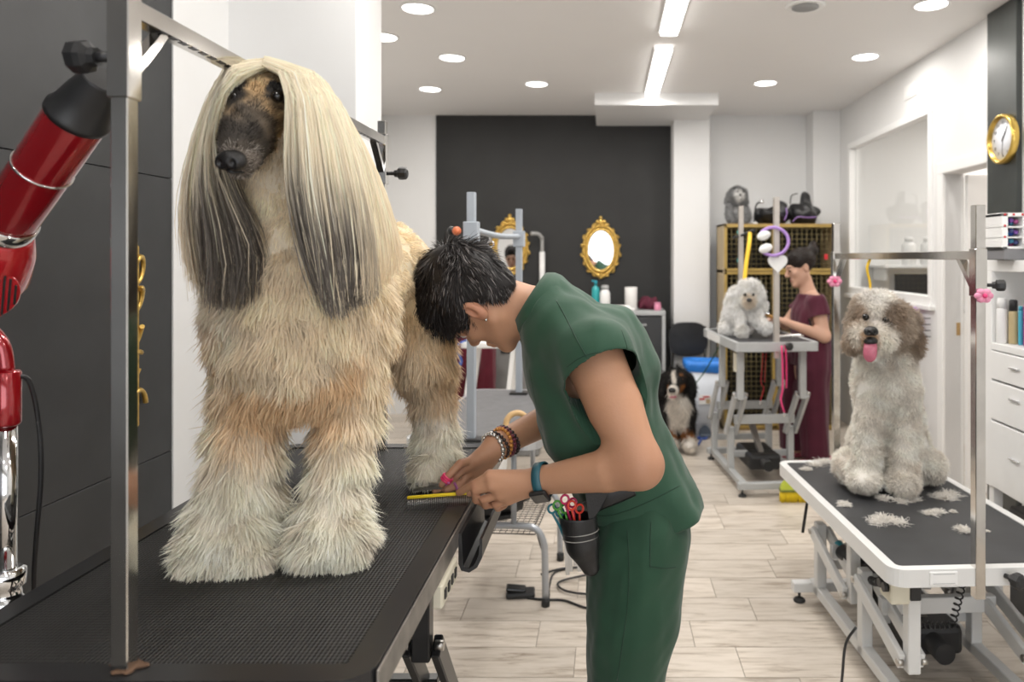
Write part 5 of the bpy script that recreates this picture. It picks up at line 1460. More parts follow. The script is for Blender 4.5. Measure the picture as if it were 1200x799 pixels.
lath('motor_housing', [(.001, -.20), (.05, -.19), (.072, -.15), (.075, -.10), (.062, -.05), (.046, -.016), (.042, -.012)], m_redb)
gc = pt_(-.115)+Vector((.045, -.035, -.035)); gd = Vector((.62, -.55, -.35)).normalized()
gr = MB().lathe([(.046, 0), (.046, .008), (.042, .012)], gc, gd, n=28).build('air_grille', m_redb, DR)
mbg = MB()
sx_ = gd.cross(Vector((0, 0, 1))).normalized(); sy_ = gd.cross(sx_)
for k in range(-5, 6):
    h_ = math.sqrt(max(.041**2-(k*.0075)**2, 1e-6)); mbg.bar(gc+gd*.013+sx_*(k*.0075)-sy_*h_, gc+gd*.013+sx_*(k*.0075)+sy_*h_, .003, .003, up=gd)
mbg.build('grille_bars', m_darkmetal, gr)
MB().tube([Vector(v) for v in catmull(np.array([P(17, 440, 1.25), P(35, 448, 1.27), P(46, 500, 1.29), P(48, 560, 1.30), P(42, 640, 1.32), P(40, 700, 1.34), P(42, 850, 1.34)]), 40)], .0042, 8).build('power_cable', m_blackp, DR)

# ---- scissors and comb in the groomer's hands
SC = thing('scissors', 'thinning scissors with pink finger rings held at the hind paw', 'scissors', P(500, 568, 1.655))
MB().prism([P(518, 567, 1.652), P(497, 565.5, 1.656), P(477, 566.5, 1.66), P(477, 568.5, 1.66), P(497, 569.5, 1.656), P(518, 571, 1.652)], (0, .003, .001)).build('blade', m_steel2, SC)
MB().prism([P(518, 569, 1.648), P(500, 571, 1.65), P(484, 574, 1.652), P(484, 575.5, 1.652), P(500, 574, 1.65), P(518, 573, 1.648)], (0, .003, .001)).build('blade', m_steel2, SC)
def ring(mb, c, nrm, R, r, n=24, m=8):
    nrm = Vector(nrm).normalized(); a = nrm.cross(Vector((0, .3, 1))).normalized(); b = nrm.cross(a)
    return mb.tube([Vector(c)+(a*math.cos(2*math.pi*k/n)+b*math.sin(2*math.pi*k/n))*R for k in range(n)], r, m, closed=True)
m_pinkring = mat('pink_ring', (.72, .04, .14), .3, var=.08); m_violet = mat('violet_ring', (.40, .12, .30), .3, var=.08)
mb = MB(); tdir = np.array(P(526, 557, 1.646))-np.array(P(518, 568, 1.645))
for k in range(3): ring(mb, np.array(P(523.5, 561, 1.6455))+unit(tdir)*(k*.0045-.004), tdir, .0115, .0026)
mb.build('thumb_ring', m_pinkring, SC)
ring(MB(), P(533, 570.5, 1.674), np.array(P(541, 566, 1.685))-np.array(P(530, 571, 1.672)), .0115, .003).build('finger_ring', m_violet, SC)
MB().tube([P(518, 570, 1.650), P(522, 568, 1.645), P(526, 565, 1.634)], .003, 8).build('shank', m_violet, SC)
CB = thing('comb', 'metal grooming comb with yellow spine held over the table edge', 'comb', P(515, 581, 1.575))
ca, cb2 = np.array(P(477, 583, 1.575)), np.array(P(556, 577, 1.590))
MB().bar(Vector(ca), Vector(cb2), .006, .0065, bev=.0015).build('spine', m_yellow, CB)
mbt = MB(); dn = unit(np.array([.10, -.28, -.95]))
for k in range(44):
    p = ca+(cb2-ca)*(k+.5)/44; mbt.cyl(Vector(p), Vector(p+dn*.026), .0007, .0004, n=5)
te = mbt.build('teeth', m_steel2, CB); te['kind'] = 'stuff'

# ---- tool pouch on the belt with scissors in it
PO = thing('tool_pouch', 'black leather tool pouch hanging at the groomer hip', 'pouch', P(690, 640, 1.52))
f = Field((-.17, 1.40, .70), (.05, 1.70, 1.05), .004)
f.chain([P(677, 606, 1.535), P(683, 638, 1.535), P(692, 664, 1.54)], [.038, .034, .018], .03, ys=1.25, yc=1.535)
V, Q = f.mesh(); V, Q = open_mesh(V, Q, [(P(678, 604, 1.535), (.0, 0, 1), None)])
cloth_obj('pocket', V, Q, m_leather, PO, .003)
for yy in (622, 629):
    rr = .0372 if yy < 625 else .0368
    cx = P(680.5, yy, 1.535); MB().tube([cx+Vector((rr*math.cos(t), .8*rr*math.sin(t)-.0, .004*math.cos(t))) for t in np.linspace(0, 2*math.pi, 40)[:-1]], .0012, 5, closed=True).build('stitching', m_stitch, PO)
MB().prism([P(686, 578, 1.50), P(714, 577, 1.50), P(707, 592, 1.50), P(697, 606, 1.502), P(690, 608, 1.502)], (0, .006, 0)).build('flap', m_leather, PO)
def pouch_tool(label, px, py, col, tilt, rings=2):
    t = thing('scissors', label, 'scissors', P(px, py+40, 1.53), 0, 'scissors in the tool pouch')
    m = mat('tool_'+label.split()[0], col, .35, var=.08); b0 = P(px+tilt, py+38, 1.535)
    for q in range(rings):
        c = P(px+(q*9-4), py+(q*4), 1.515+.012*q); ring(MB(), c, (.5, -1, .2), .0085, .0024).build('finger_loop', m, t)
        MB().tube([c+Vector((0, 0, -.008)), (c+b0)/2+Vector((.003*q, 0, 0)), b0], .0026, 6).build('shank', m, t)
    MB().bar(b0, b0+Vector((.004, 0, -.07)), .008, .003).build('blade', m_steel2, t)
pouch_tool('red-looped scissors standing in the black tool pouch', 674, 592, (.60, .04, .02), 3)
pouch_tool('pink-looped scissors standing in the black tool pouch', 666, 585, (.45, .02, .10), 6)
pouch_tool('green-looped scissors standing in the black tool pouch', 657, 592, (.06, .26, .03), 10)
pouch_tool('teal-looped scissors standing in the black tool pouch', 651, 596, (.01, .12, .16), 12)

# ---- gilded oval mirrors on the black wall
def gilt_mirror(cx, cz, label, y=6.888):
    t = thing('wall_mirror', label, 'mirror', (cx, y, cz-.28), 0, 'gilded oval mirrors')
    a, b = .120, .185
    gl_ = MB(); bm = gl_.bm
    v = [bm.verts.new((cx+a*math.cos(k*math.pi/24), y-.012, cz+b*math.sin(k*math.pi/24))) for k in range(48)]; bm.faces.new(v[::-1])
    gl_.build('glass', m_mirror, t, fix=False)
    fr = MB()
    fr.tube([(cx+(a+.012)*math.cos(k*math.pi/24), y-.014, cz+(b+.012)*math.sin(k*math.pi/24)) for k in range(48)], .016, 8, closed=True)
    fr.tube([(cx+(a+.040)*math.cos(k*math.pi/24), y-.012, cz+(b+.046)*math.sin(k*math.pi/24)) for k in range(48)], .016, 8, closed=True)
    frm = fr.build('frame', m_gold, t)
    n = 18
    for k in range(n):
        th_ = 2*math.pi*(k+.5)/n; c = Vector((cx+(a+.040)*math.cos(th_), y-.022, cz+(b+.046)*math.sin(th_)))
        s_ = .024+.005*(k % 2); sp = MB()
        pts = []
        for j in range(22):
            q = j/21; an = th_+(1 if k % 2 else -1)*(q*4.6-.6); rr = s_*(1-.75*q)
            pts.append(c+Vector((rr*math.cos(an), -.006*q, rr*math.sin(an))))
        sp.tube(pts, [.010-.004*j/21 for j in range(22)], 6); sp.sph(c+Vector((0, -.006, 0)), .009, u=8, v=6)
        sp.build('scroll', m_gold, frm)
    cr = MB()
    for (ox, oz, s_) in ((0, .30, .022), (0, .265, .03), (-.032, .265, .022), (.032, .265, .022), (-.055, .235, .02), (.055, .235, .02)):
        cr.sph((cx+ox, y-.02, cz+oz), (s_*.8, .014, s_), u=10, v=8)
    cr.build('crest', m_gold, frm); cr = MB()
    for (ox, oz, s_) in ((0, -.245, .024), (-.03, -.235, .019), (.03, -.235, .019)): cr.sph((cx+ox, y-.02, cz+oz), (s_*.8, .014, s_), u=10, v=8)
    cr.build('pendant', m_gold, frm)
gilt_mirror(-.055, 1.535, 'gilded oval mirror on the black wall above the dark cabinet')
gilt_mirror(-.905, 1.555, 'gilded oval mirror behind the grey folding table posts')
# ---- gilded ornament on the dark side wall behind the steel post
GO = thing('wall_ornament', 'slim gilded scroll ornament on the dark wall behind the steel post', 'ornament', (XD, 2.0, 1.0))
for k, z in enumerate((1.06, 1.16, 1.26, 1.36, 1.44)):
    MB().tube([(XD+.010+.014*math.sin(j/20*5+k)*j/20, 2.018+.040*math.cos(j/20*5.2+k)*(1-.6*j/20), z+.05*math.sin(j/20*5.2+k)*(1-.6*j/20)) for j in range(21)], .007, 6).build('scroll', m_gold, GO)
MB().bx(XD, XD+.012, 2.0, 2.03, 1.0, 1.50, .004).build('backbone', m_gold, GO)

# ---- dark cabinet at the back wall with toiletries on top
DC = thing('cabinet', 'dark grey cabinet with pale frame under the right gilded mirror', 'cabinet', (.12, 6.6, 0))
x0, x1, y0, y1, zt = -.28, .51, 6.38, 6.86, 1.005
MB().bx(x0, x1, y0, y1, zt-.04, zt, .004).build('top', m_grey, DC)
MB().bx(x0+.03, x1-.03, y0+.02, y1, .06, zt-.04).build('body', m_dark, DC)
for x in (x0, x1-.03): MB().bx(x, x+.03, y0, y0+.03, 0, zt-.04, .003).build('post', m_grey, DC); MB().bx(x, x+.03, y1-.03, y1, 0, zt-.04, .003).build('post', m_grey, DC)
for (xa, xb) in ((x0+.034, .11), (.116, x1-.034)):
    d_ = MB().bx(xa, xb, y0+.005, y0+.02, .09, zt-.06, .003).build('door', m_dark, DC)
    MB().bx((xa+xb)/2-.05, (xa+xb)/2+.05, y0-.008, y0+.005, zt-.13, zt-.115, .002).build('handle', m_grey, d_)
def bottle(label, x, y, z, h, r, mb_, mc, neck=.35, name='bottle', group=None, pump=False):
    t = thing(name, label, 'bottle', (x, y, z), 0, group)
    MB().lathe([(r*.9, 0), (r, .006), (r, h*.68), (r*.85, h*.76), (r*neck, h*.82), (r*neck, h*.86)], (x, y, z), n=20).build('bottle_body', mb_, t)
    MB().lathe([(r*neck*1.2, h*.85), (r*neck*1.2, h*.98), (r*neck*.9, h)], (x, y, z), n=16).build('cap', mc, t)
    if pump: MB().bar((x, y, z+h*.98), (x-.035, y, z+h*.99), .012, .014).build('trigger', mc, t)
    return t
bottle('teal spray bottle on the dark cabinet under the right mirror', -.097, 6.46, zt, .26, .034, mat('teal_bottle', (.03, .36, .38), .3, var=.05), m_teal, .35, pump=True)
bottle('white bottle with grey cap on the dark cabinet', -.015, 6.43, zt, .22, .045, m_whitep, m_grey, .6)
t = thing('paper_roll', 'white paper roll standing on the dark cabinet', 'paper roll', (.215, 6.52, zt))
MB().lathe([(.012, .0), (.052, 0), (.055, .004), (.055, .196), (.052, .20), (.012, .20), (.012, .19)], (.215, 6.52, zt), n=28).build('roll', m_paper, t)
MB().cyl((.215, 6.52, zt+.001), (.215, 6.52, zt+.2005), .011).build('core', m_tanwood, t)
f = Field((.0, 6.36, zt-.02), (.30, 6.60, zt+.08), .006); f.cap((.06, 6.44, zt+.022), (.19, 6.44, zt+.022), .024, .024, .01); f.cap((.08, 6.42, zt+.012), (.24, 6.42, zt+.010), .014, .012, .01)
V, Q = f.mesh(); V[:, 2] = np.maximum(V[:, 2], zt+.0005); tag(link_mesh('folded_towel', np_mesh('folded_towel', V, Q), m_paper), 'folded white towel lying in front of the paper roll', 'towel')
def lump(name, label, cat, c, r, material, seed, freq=60, amp=.012, base=None, cell=.008):
    f = Field(np.array(c)-np.array(r)-.05, np.array(c)+np.array(r)+.05, cell); f.ell(c, r, k=.01); f.noise(amp, freq, seed)
    V, Q = f.mesh()
    if base is not None: V[:, 2] = np.maximum(V[:, 2], base+.0005)
    o = link_mesh(name, np_mesh(name, V, Q), material); return tag(o, label, cat)
lump('crumpled_cloth', 'crumpled wine-red cloth on the right end of the dark cabinet', 'cloth', (.375, 6.55, zt+.045), (.10, .07, .05), mat('wine_cloth', (.10, .012, .03), .85, var=.3, vscale=40, bump=.4, bscale=60), 5, 55, .014, zt)
bottle('small pink jar at the right end of the dark cabinet', .445, 6.44, zt, .07, .03, m_pinkp, m_pinkp, .8)

# ---- white tub table and grey cabinet behind the folding table
T5 = thing('work_table', 'white work table with splayed legs behind the folding table', 'table', (-.62, 4.9, 0))
MB().bx(-.935, -.32, 4.70, 5.02, .885, .925, .008, 2).build('table_top', m_trim, T5)
for (xa, xb) in ((-.86, -.98), (-.60, -.70), (-.38, -.28)):
    MB().bar((xa, 4.74, .885), (xb, 4.74, 0.0), .03, .03).build('leg', m_trim, T5); MB().bar((xa, 4.98, .885), (xb, 4.98, 0), .03, .03).build('leg', m_trim, T5)
GC = thing('cabinet', 'low grey storage box under the white work table', 'cabinet', (-.72, 5.5, 0))
MB().bx(-.98, -.50, 5.42, 5.75, 0, .90, .01).build('body', mat('storage_grey', (.24, .24, .235), .6, var=.08), GC)
MB().bx(-.78, -.70, 5.41, 5.42, .76, .80, .003).build('handle', m_blackp, GC)
WP = thing('shower_pole', 'white wall shower pole right of the left gilded mirror', 'shower pole', (-.62, 6.80, 0))
MB().tube([Vector(v) for v in catmull(np.array([(-.60, 6.84, .0), (-.60, 6.84, .9), (-.60, 6.84, 1.58), (-.605, 6.82, 1.65), (-.635, 6.80, 1.685), (-.70, 6.78, 1.69)]), 50)], .017, 10).build('pole', mat('grey_pole', (.35, .35, .34), .4, var=.06), WP)
MB().cyl((-.60, 6.84, 1.05), (-.60, 6.84, 1.52), .026).build('sleeve', m_whitep, WP)
MB().cyl((-.60, 6.84, 1.27), (-.54, 6.82, 1.28), .010).build('valve', m_silver, WP)

# ---- black folding chair, bin, leash
CHR = thing('folding_chair', 'black folding chair against the white pillar behind the bin', 'chair', (.66, 6.42, 0))
bpts = [(.72+.175*math.copysign(abs(math.cos(t))**.6, math.cos(t)), 6.50, .745+.15*math.copysign(abs(math.sin(t))**.75, math.sin(t))) for t in np.linspace(0, 2*math.pi, 33)[:-1]]
MB().prism(bpts, (0, .03, 0)).build('backrest', m_bagblk, CHR)
MB().bx(.56, .88, 6.33, 6.50, .44, .47, .012, 2).build('seat', m_bagblk, CHR)
for q in (.57, .87):
    MB().tube([(q, 6.52, .86), (q, 6.50, .45), (q, 6.34, .01)], .011, 8).build('leg', m_darkmetal, CHR); MB().tube([(q, 6.36, .45), (q, 6.54, .01)], .011, 8).build('leg', m_darkmetal, CHR)
BN = thing('waste_bin', 'white pedal bin with blue bag beside the tricolour dog', 'bin', (.80, 6.10, 0))
bx0, bx1, by0, by1 = .655, .945, 5.98, 6.28
bm_ = MB(); lo_ = rrect(bx0+.03, bx1-.03, by0+.03, by1-.03, .03, 0.0); up_ = rrect(bx0, bx1, by0, by1, .035, .56)
n = len(lo_); A = [bm_.bm.verts.new(p) for p in lo_]; B = [bm_.bm.verts.new(p) for p in up_]
bm_.bm.faces.new(A[::-1]); bm_.bm.faces.new(B)
for i in range(n): ff = bm_.bm.faces.new((A[i], A[(i+1) % n], B[(i+1) % n], B[i])); ff.smooth = True
bm_.build('bin_body', mat('bin_plastic', (.66, .70, .76), .4, var=.03), BN)
bmg = MB(); m_ = 48; rows = []
for (dz, o_) in ((.535, .003), (.555, .008), (.585, .012), (.612, .008), (.616, -.03), (.605, -.08)):
    L_ = rrect(bx0-o_, bx1+o_, by0-o_, by1+o_, .04, dz, 11)
    rows.append([bmg.bm.verts.new((p[0], p[1], p[2]+.010*math.sin(k*1.7)*(1 if dz < .6 else .4)+(.016*math.sin(k*.45) if dz < .52 else 0))) for k, p in enumerate(L_)])
for a_, b_ in zip(rows, rows[1:]):
    for i in range(len(a_)): ff = bmg.bm.faces.new((a_[i], a_[(i+1) % len(a_)], b_[(i+1) % len(a_)], b_[i])); ff.smooth = True
bmg.bm.faces.new(rows[-1]); bmg.build('bag_rim', m_blue, BN)
MB().prism([(.80+.052*math.cos(t), by0+.020, .015+.085*math.sin(t)) for t in np.linspace(0, math.pi, 14)], (0, -.012, 0)).build('pedal_recess', mat('slate_plastic', (.08, .10, .13), .5, var=.06), BN)
MB().bx(.755, .845, by0-.03, by0+.01, .012, .03, .006).build('pedal', mat('slate_plastic', (.08, .10, .13)), BN)
st = MB().box((.80, by0+.008, .31), (.10, .004, .075), (math.radians(-3), 0, 0)).build('sticker', m_paper, BN)
MB().box((.775, by0+.004, .315), (.045, .003, .012), (math.radians(-3), 0, 0)).box((.81, by0+.004, .335), (.05, .003, .010), (math.radians(-3), 0, 0)).build('print', m_rednyl, st)
MB().box((.825, by0+.004, .298), (.034, .003, .036), (math.radians(-3), 0, 0)).build('print', m_tanwood, st)
tag(MB().tube([Vector(v) for v in catmull(np.array([P(806, 466, 5.62), P(815, 450, 5.75), P(828, 432, 5.75), P(846, 400, 5.46)]), 24)], .005, 6).build('leash', m_greencord), 'thin dark green leash running from the tricolour dog to the back table', 'leash')
BL = thing('blue_clip', 'blue plastic leash clip lying on the floor by the bin', 'clip', P(822, 515, 5.86))
ring(MB(), Vector((*P(823, 513, 5.95)[:2], .010)), (0, 0, 1), .035, .009).build('loop', mat('navy_plastic', (.05, .10, .35), .4, var=.05), BL)
MB().tube([Vector((*P(822, 515, 5.90)[:2], .010)), Vector((*P(818, 520, 5.72)[:2], .010))], .009, 8).build('stem', mat('navy_plastic', (.05, .10, .35)), BL)

# ---- wooden cage bank with wire doors
CG = thing('cage', 'wooden cage bank with wire mesh doors in the back corner', 'cage', (1.46, 6.44, 0))
cx0, cx1, cy0, cy1, cz = .99, 1.94, 6.25, 6.63, 1.755
MB().bx(cx0, cx0+.02, cy0, cy1, 0, cz, .002).build('side_panel', m_tanwood, CG); MB().bx(cx1-.02, cx1, cy0, cy1, 0, cz, .002).build('side_panel', m_tanwood, CG)
MB().bx(cx0, cx1, cy0, cy1, cz-.02, cz, .002).build('top_panel', m_wood, CG); MB().bx(cx0, cx1, cy0, cy1, 0, .03).build('bottom_panel', m_wood, CG)
MB().bx(cx0, cx1, cy1-.02, cy1, 0, cz).build('back_panel', mat('cage_dark', (.015, .015, .014), .7, var=.1), CG)
for z in (1.349, .805): MB().bx(cx0, cx1, cy0+.01, cy1, z-.012, z+.012).build('shelf', m_wood, CG)
MB().bx(1.42, 1.436, cy0+.01, cy1, 0, cz).build('divider', mat('cage_dark', (.015, .015, .014)), CG)
m_wire = mat('brass_wire', (.17, .135, .06), .4, .6, var=.1)
for (xa, xb) in ((cx0+.01, 1.428), (1.430, cx1-.01)):
    for (za, zb) in ((.02, .80), (.81, 1.345), (1.353, cz-.01)):
        d_ = MB()
        for (a0, a1, c0, c1) in ((xa, xa+.022, za, zb), (xb-.022, xb, za, zb), (xa, xb, za, za+.022), (xa, xb, zb-.022, zb)): d_.bx(a0, a1, cy0-.012, cy0+.008, c0, c1, .002)
        d_ = d_.build('cage_door', mat('gold_wood', (.38, .26, .07), .45, var=.15, vscale=14), CG)
        w_ = MB(); k = xa+.06
        while k < xb-.03: w_.cyl((k, cy0-.002, za+.01), (k, cy0-.002, zb-.01), .0028, n=5); k += .042
        k = za+.06
        while k < zb-.03: w_.cyl((xa+.01, cy0+.002, k), (xb-.01, cy0+.002, k), .0028, n=5); k += .042
        w_ = w_.build('wire_mesh', m_wire, d_); w_['kind'] = 'stuff'
for (px, py) in ((867, 272), (867, 305)): tag(MB().box(P(px, py, 6.225), (.045, .012, .028), None, .003).build('cage_tag', mat('turquoise_tag', (.05, .42, .42), .5, var=.05)), ('upper' if py < 290 else 'lower')+' turquoise tag on the left cage door', 'tag')
tag(MB().box(P(968, 301, 6.225), (.03, .012, .045), None, .003).build('cage_tag', m_rednyl), 'red tag on the right cage door', 'tag')
# bags on the cage
f = Field((1.25, 6.24, cz-.02), (1.62, 6.62, cz+.28), .009); f.ell((1.44, 6.43, cz+.075), (.14, .12, .085), k=.02); f.ell((1.50, 6.40, cz+.13), (.06, .05, .05), k=.03); f.noise(.012, 38, 3)
V, Q = f.mesh(); V[:, 2] = np.maximum(V[:, 2], cz+.001); B1 = thing('bag', 'limp black vinyl bag on the cage beside the plush dog', 'bag', (1.44, 6.43, cz)); link_mesh('bag_body', np_mesh('bag_body', V, Q), m_bagblk, B1)
MB().tube([Vector(v) for v in catmull(np.array([(1.53, 6.34, cz+.03), (1.55, 6.33, cz+.09), (1.545, 6.34, cz+.14)]), 10)], .012, 6, flat=(1, .3)).build('strap', m_purple, B1)
f = Field((1.52, 6.24, cz-.02), (1.92, 6.62, cz+.34), .009); f.ell((1.72, 6.43, cz+.09), (.13, .12, .10), k=.02); f.cap((1.72, 6.42, cz+.14), (1.735, 6.42, cz+.25), .05, .03, .04); f.noise(.012, 36, 8)
V, Q = f.mesh(); V[:, 2] = np.maximum(V[:, 2], cz+.001); B2 = thing('bag', 'knotted black bag with purple trim at the right end of the cage', 'bag', (1.72, 6.43, cz)); link_mesh('bag_body', np_mesh('bag_body', V, Q), m_bagblk, B2)
MB().tube([Vector(v) for v in catmull(np.array([(1.60, 6.325, cz+.02), (1.64, 6.315, cz+.06), (1.72, 6.305, cz+.055), (1.80, 6.315, cz+.06)]), 16)], .010, 6, flat=(1, .4)).build('purple_trim', m_purple, B2)
MB().tube([Vector(v) for v in catmull(np.array([(1.60, 6.42, cz+.18), (1.61, 6.41, cz+.25), (1.66, 6.40, cz+.27)]), 10)], .010, 6, flat=(1, .4)).build('handle', m_bagblk, B2)
GN = thing('clip_lamp', 'small black gooseneck lamp on the cage beside the plush dog', 'lamp', (1.27, 6.34, cz))
MB().lathe([(.03, 0), (.032, .006), (.03, .014), (.01, .016)], (1.27, 6.34, cz), n=16).build('base', m_whitep, GN)
MB().tube([Vector(v) for v in catmull(np.array([(1.27, 6.34, cz+.01), (1.275, 6.34, cz+.10), (1.29, 6.33, cz+.17), (1.32, 6.32, cz+.19)]), 16)], .007, 6).build('gooseneck', m_blackp, GN)
MB().cyl((1.315, 6.32, cz+.19), (1.345, 6.31, cz+.195), .012, .016).build('lamp_head', m_silver, GN)

# ---- things on and at the back table
def at_T3(x, y, z): return Matrix.Translation((T3X, T3Y, 0)) @ Matrix.Rotation(T3R, 4, 'Z') @ Vector((x, y, z))
hc_ = at_T3(0, -.452, 0); hz = P(909, 308, hc_.y).z
HT = thing('heart_sign', 'white heart plaque on the near post of the back table', 'heart', (hc_.x, hc_.y, hz))
hp_ = []
for k in range(40):
    t = 2*math.pi*k/40; hp_.append((hc_.x+.0037*16*math.sin(t)**3, hc_.y, hz+.0040*(13*math.cos(t)-5*math.cos(2*t)-2*math.cos(3*t)-math.cos(4*t))))
MB().prism(hp_, (0, -.012, 0)).build('heart', m_whitep, HT)
HB = thing('headphones', 'lilac headband with white ear pads hung on the near post', 'headphones', (hc_.x-.02, hc_.y-.03, hz+.07))
rc = Vector((P(906, 283, hc_.y-.03).x, hc_.y-.03, P(906, 283, 4.5).z))
MB().tube([rc+Vector((.093*math.cos(t), .0, .085*math.sin(t))) for t in np.linspace(-2.3, 2.5, 40)], .010, 8).build('band', m_purple, HB)
for (px, py) in ((895, 276), (897, 291)): MB().sph(Vector((P(px, py, 4.47).x, hc_.y-.035, P(px, py, 4.47).z)), (.043, .026, .028), (0, -.35, 0)).build('ear_pad', m_whitep, HB)
a3 = at_T3(0, .38, 0)
HK = tag(MB().tube([P(859, 279, a3.y), P(868, 276, a3.y), P(884, 270, a3.y-.25)], .010, 8).build('arm_hook', m_blackp), 'short black hook arm on the far post of the back table', 'hook')
tag(MB().tube([Vector(v) for v in catmull(np.array([P(879, 272, a3.y-.20), P(878, 285, 5.02), P(875, 305, 4.95), P(873, 322, 4.90), P(873, 336, 4.88)]), 20)], .014, 6, flat=(1, .3)).build('grooming_loop', m_yellownyl), 'yellow grooming loop holding the small white dog', 'leash')
lk = at_T3(.035, -.475, T3H-.02)
def leash(label, base, pts, m, w=.013, name='leash'):
    t = thing(name, label, 'leash', base)
    MB().tube([Vector(v) for v in catmull(np.array(pts), 26)], w, 6, flat=(1, .25)).build('strap', m, t)
    MB().tube([Vector(v) for v in catmull(np.array([np.array(p)+np.array((.025, .01, 0)) for p in pts[:3]]), 14)], w, 6, flat=(1, .25)).build('strap', m, t)
    MB().sph(Vector(pts[-1])+Vector((0, 0, -.012)), (.008, .008, .016)).build('clip', m_silver, t)
leash('hot pink leash hanging from the near end of the back table', lk, [P(916, 405, lk.y-.02), P(917, 430, lk.y-.02), P(917, 455, lk.y-.02), P(915, 468, lk.y-.02), P(919, 483, lk.y-.02)], m_pink, .019)
leash('red leash hanging under the back table', P(893, 415, 5.1), [P(894, 413, 5.1), P(893, 430, 5.1), P(892, 448, 5.1), P(895, 455, 5.1), P(891, 470, 5.1)], m_rednyl, .011)
BRS = thing('slicker_brush', 'wooden slicker brush in the maroon groomer hand', 'brush', P(903, 372, 5.1))
MB().tube([P(908, 373, 5.08), P(901, 370, 5.03), P(897, 368, 5.0)], .012, 8).build('handle', mat('orange_wood', (.62, .32, .08), .45, var=.15), BRS)
MB().box(P(898, 367, 4.99), (.03, .05, .012), (0, .5, .2), .003).build('brush_head', m_silver, BRS)
tz_ = T3H-.0025
for (px, py, l, c) in ((917, 396, 'silver clipper blades scattered on the back table, left heap', 'clippers'), (930, 395, 'silver grooming shears lying at the right of the back table', 'shears')):
    Yt = FPX*(CH-tz_)/(py-VY); c0 = Vector((P(px, py, Yt).x, Yt, tz_)); t = thing('grooming_tool', l, c, c0)
    MB().box(c0+Vector((0, 0, .010)), (.10, .04, .02), (0, 0, .5), .004).build('tool_body', m_silver, t); MB().box(c0+Vector((.05, .03, .007)), (.05, .02, .012), (0, 0, -.4), .003).build('tool_head', m_steel2, t)

# ---- yellow hand brush on the floor
YB_ = thing('hand_broom', 'lime and yellow hand broom standing on the floor under the table corner', 'broom', P(929, 588, 4.42))
yb = 4.42; xb = (929-VX)/FPX*yb
MB().prism([(xb+.075*math.cos(t), yb-.02, .072+.065*math.sin(t)) for t in np.linspace(0, math.pi, 16)], (0, .04, 0)).build('broom_back', m_lime, YB_)
MB().bx(xb-.078, xb+.078, yb-.022, yb+.022, .062, .076, .002).build('band', mat('olive_band', (.16, .19, .03), .5, var=.05), YB_)
mbb = MB()
for i in range(16):
    for j in range(4):
        x = xb-.07+.14*i/15; y = yb-.015+.03*j/3; mbb.cyl((x+rnd.uniform(-.004, .004), y, .0), (x, y, .064), .0052, .0045, n=5)
b_ = mbb.build('bristles', m_yellow, YB_); b_['kind'] = 'stuff'

# ---- fur clippings on the white-rimmed table
def at_px_T2(px, py, dz=0):
    Z = T2H-.003+dz; Yt = FPX*(CH-Z)/(py-VY); return Vector(((px-VX)/FPX*Yt, Yt, Z))
tufts = [(943, 550, 9, 'fur clipping in the far left corner of the white-rimmed table'), (976, 546, 17, 'fur clipping left of the curly dog, beside its paw'), (983, 553, 10, 'small fur clipping touching the curly dog left hind paw'),
         (994, 594, 11, 'fur clipping at the left edge of the black mat'), (1023, 610, 22, 'largest fur clipping near the front left of the black mat'), (1042, 589, 14, 'fur clipping just in front of the curly dog paws'),
         (1070, 588, 11, 'fur clipping in front of the right paw of the curly dog'), (1097, 601, 12, 'long fur clipping in the middle of the black mat'), (1120, 582, 19, 'wide fur clipping at the far right edge of the mat'),
         (1129, 620, 12, 'round white fur clipping left of the near steel post'), (1090, 561, 8, 'fur clipping behind the curly dog right paw'), (1121, 600, 6, 'tiny fur clipping between the wide and the round one'),
         (1157, 622, 4, 'tiny fur clipping right of the near steel post')]
for i, (px, py, w, lab) in enumerate(tufts):
    c = np.array(at_px_T2(px, py)); R_ = w/FPX*c[1]; r = np.random.default_rng(200+i); n = int(60+w*26)
    k = max(1, int(w/5)); cen = c+np.stack([r.normal(size=k)*R_*.55, r.normal(size=k)*R_*.45, np.zeros(k)], 1)
    p = cen[r.integers(0, k, n)]+r.normal(size=(n, 3))*np.array([.2, .2, 0])*R_
    p[:, 2] = c[2]+.001; d = unit(r.normal(size=(n, 3))*np.array([1, 1, .7])+np.array([0, 0, .5])); L = r.uniform(.3, .7, n)*min(R_, .05)*1.3
    path = p[:, None, :]+d[:, None, :]*(np.linspace(0, 1, 4)[None, :, None]*L[:, None, None]); path[:, :, 2] = c[2]+.001+np.abs(path[:, :, 2]-c[2]-.001)*np.array([1, 1, .8, .4])
    V, Q, C = ribbons(path, np.tile([0, 0, 1.], (n, 1)), np.full(n, .0026), np.tile(c3(.86, .83, .78)*r.uniform(.85, 1.05, (n, 1, 1)), (1, 4, 1)), roll=.7, seed=i)
    tag(link_mesh('fur_clipping', np_mesh('fur_clipping', V, Q, False, C), m_fur), lab, 'fur tuft', 'fur clippings on the table')
def at_T2(x, y, z): return Matrix.Translation((T2X, T2Y, 0)) @ Matrix.Rotation(T2R, 4, 'Z') @ Vector((x, y, z))
def bow(label, c, s=1.):
    t = thing('ribbon_bow', label, 'bow', c, 0, 'pink bows on the posts')
    mb = MB()
    for k in range(6):
        a = k*math.pi/3; mb.sph(c+Vector((.016*s*math.cos(a), -.006, .012*s*math.sin(a))), (.013*s, .008*s, .010*s), u=8, v=6)
    mb.build('petals', m_pinkp, t); MB().sph(c+Vector((0, -.013, 0)), .007*s, u=8, v=6).build('knot', m_pink, t)
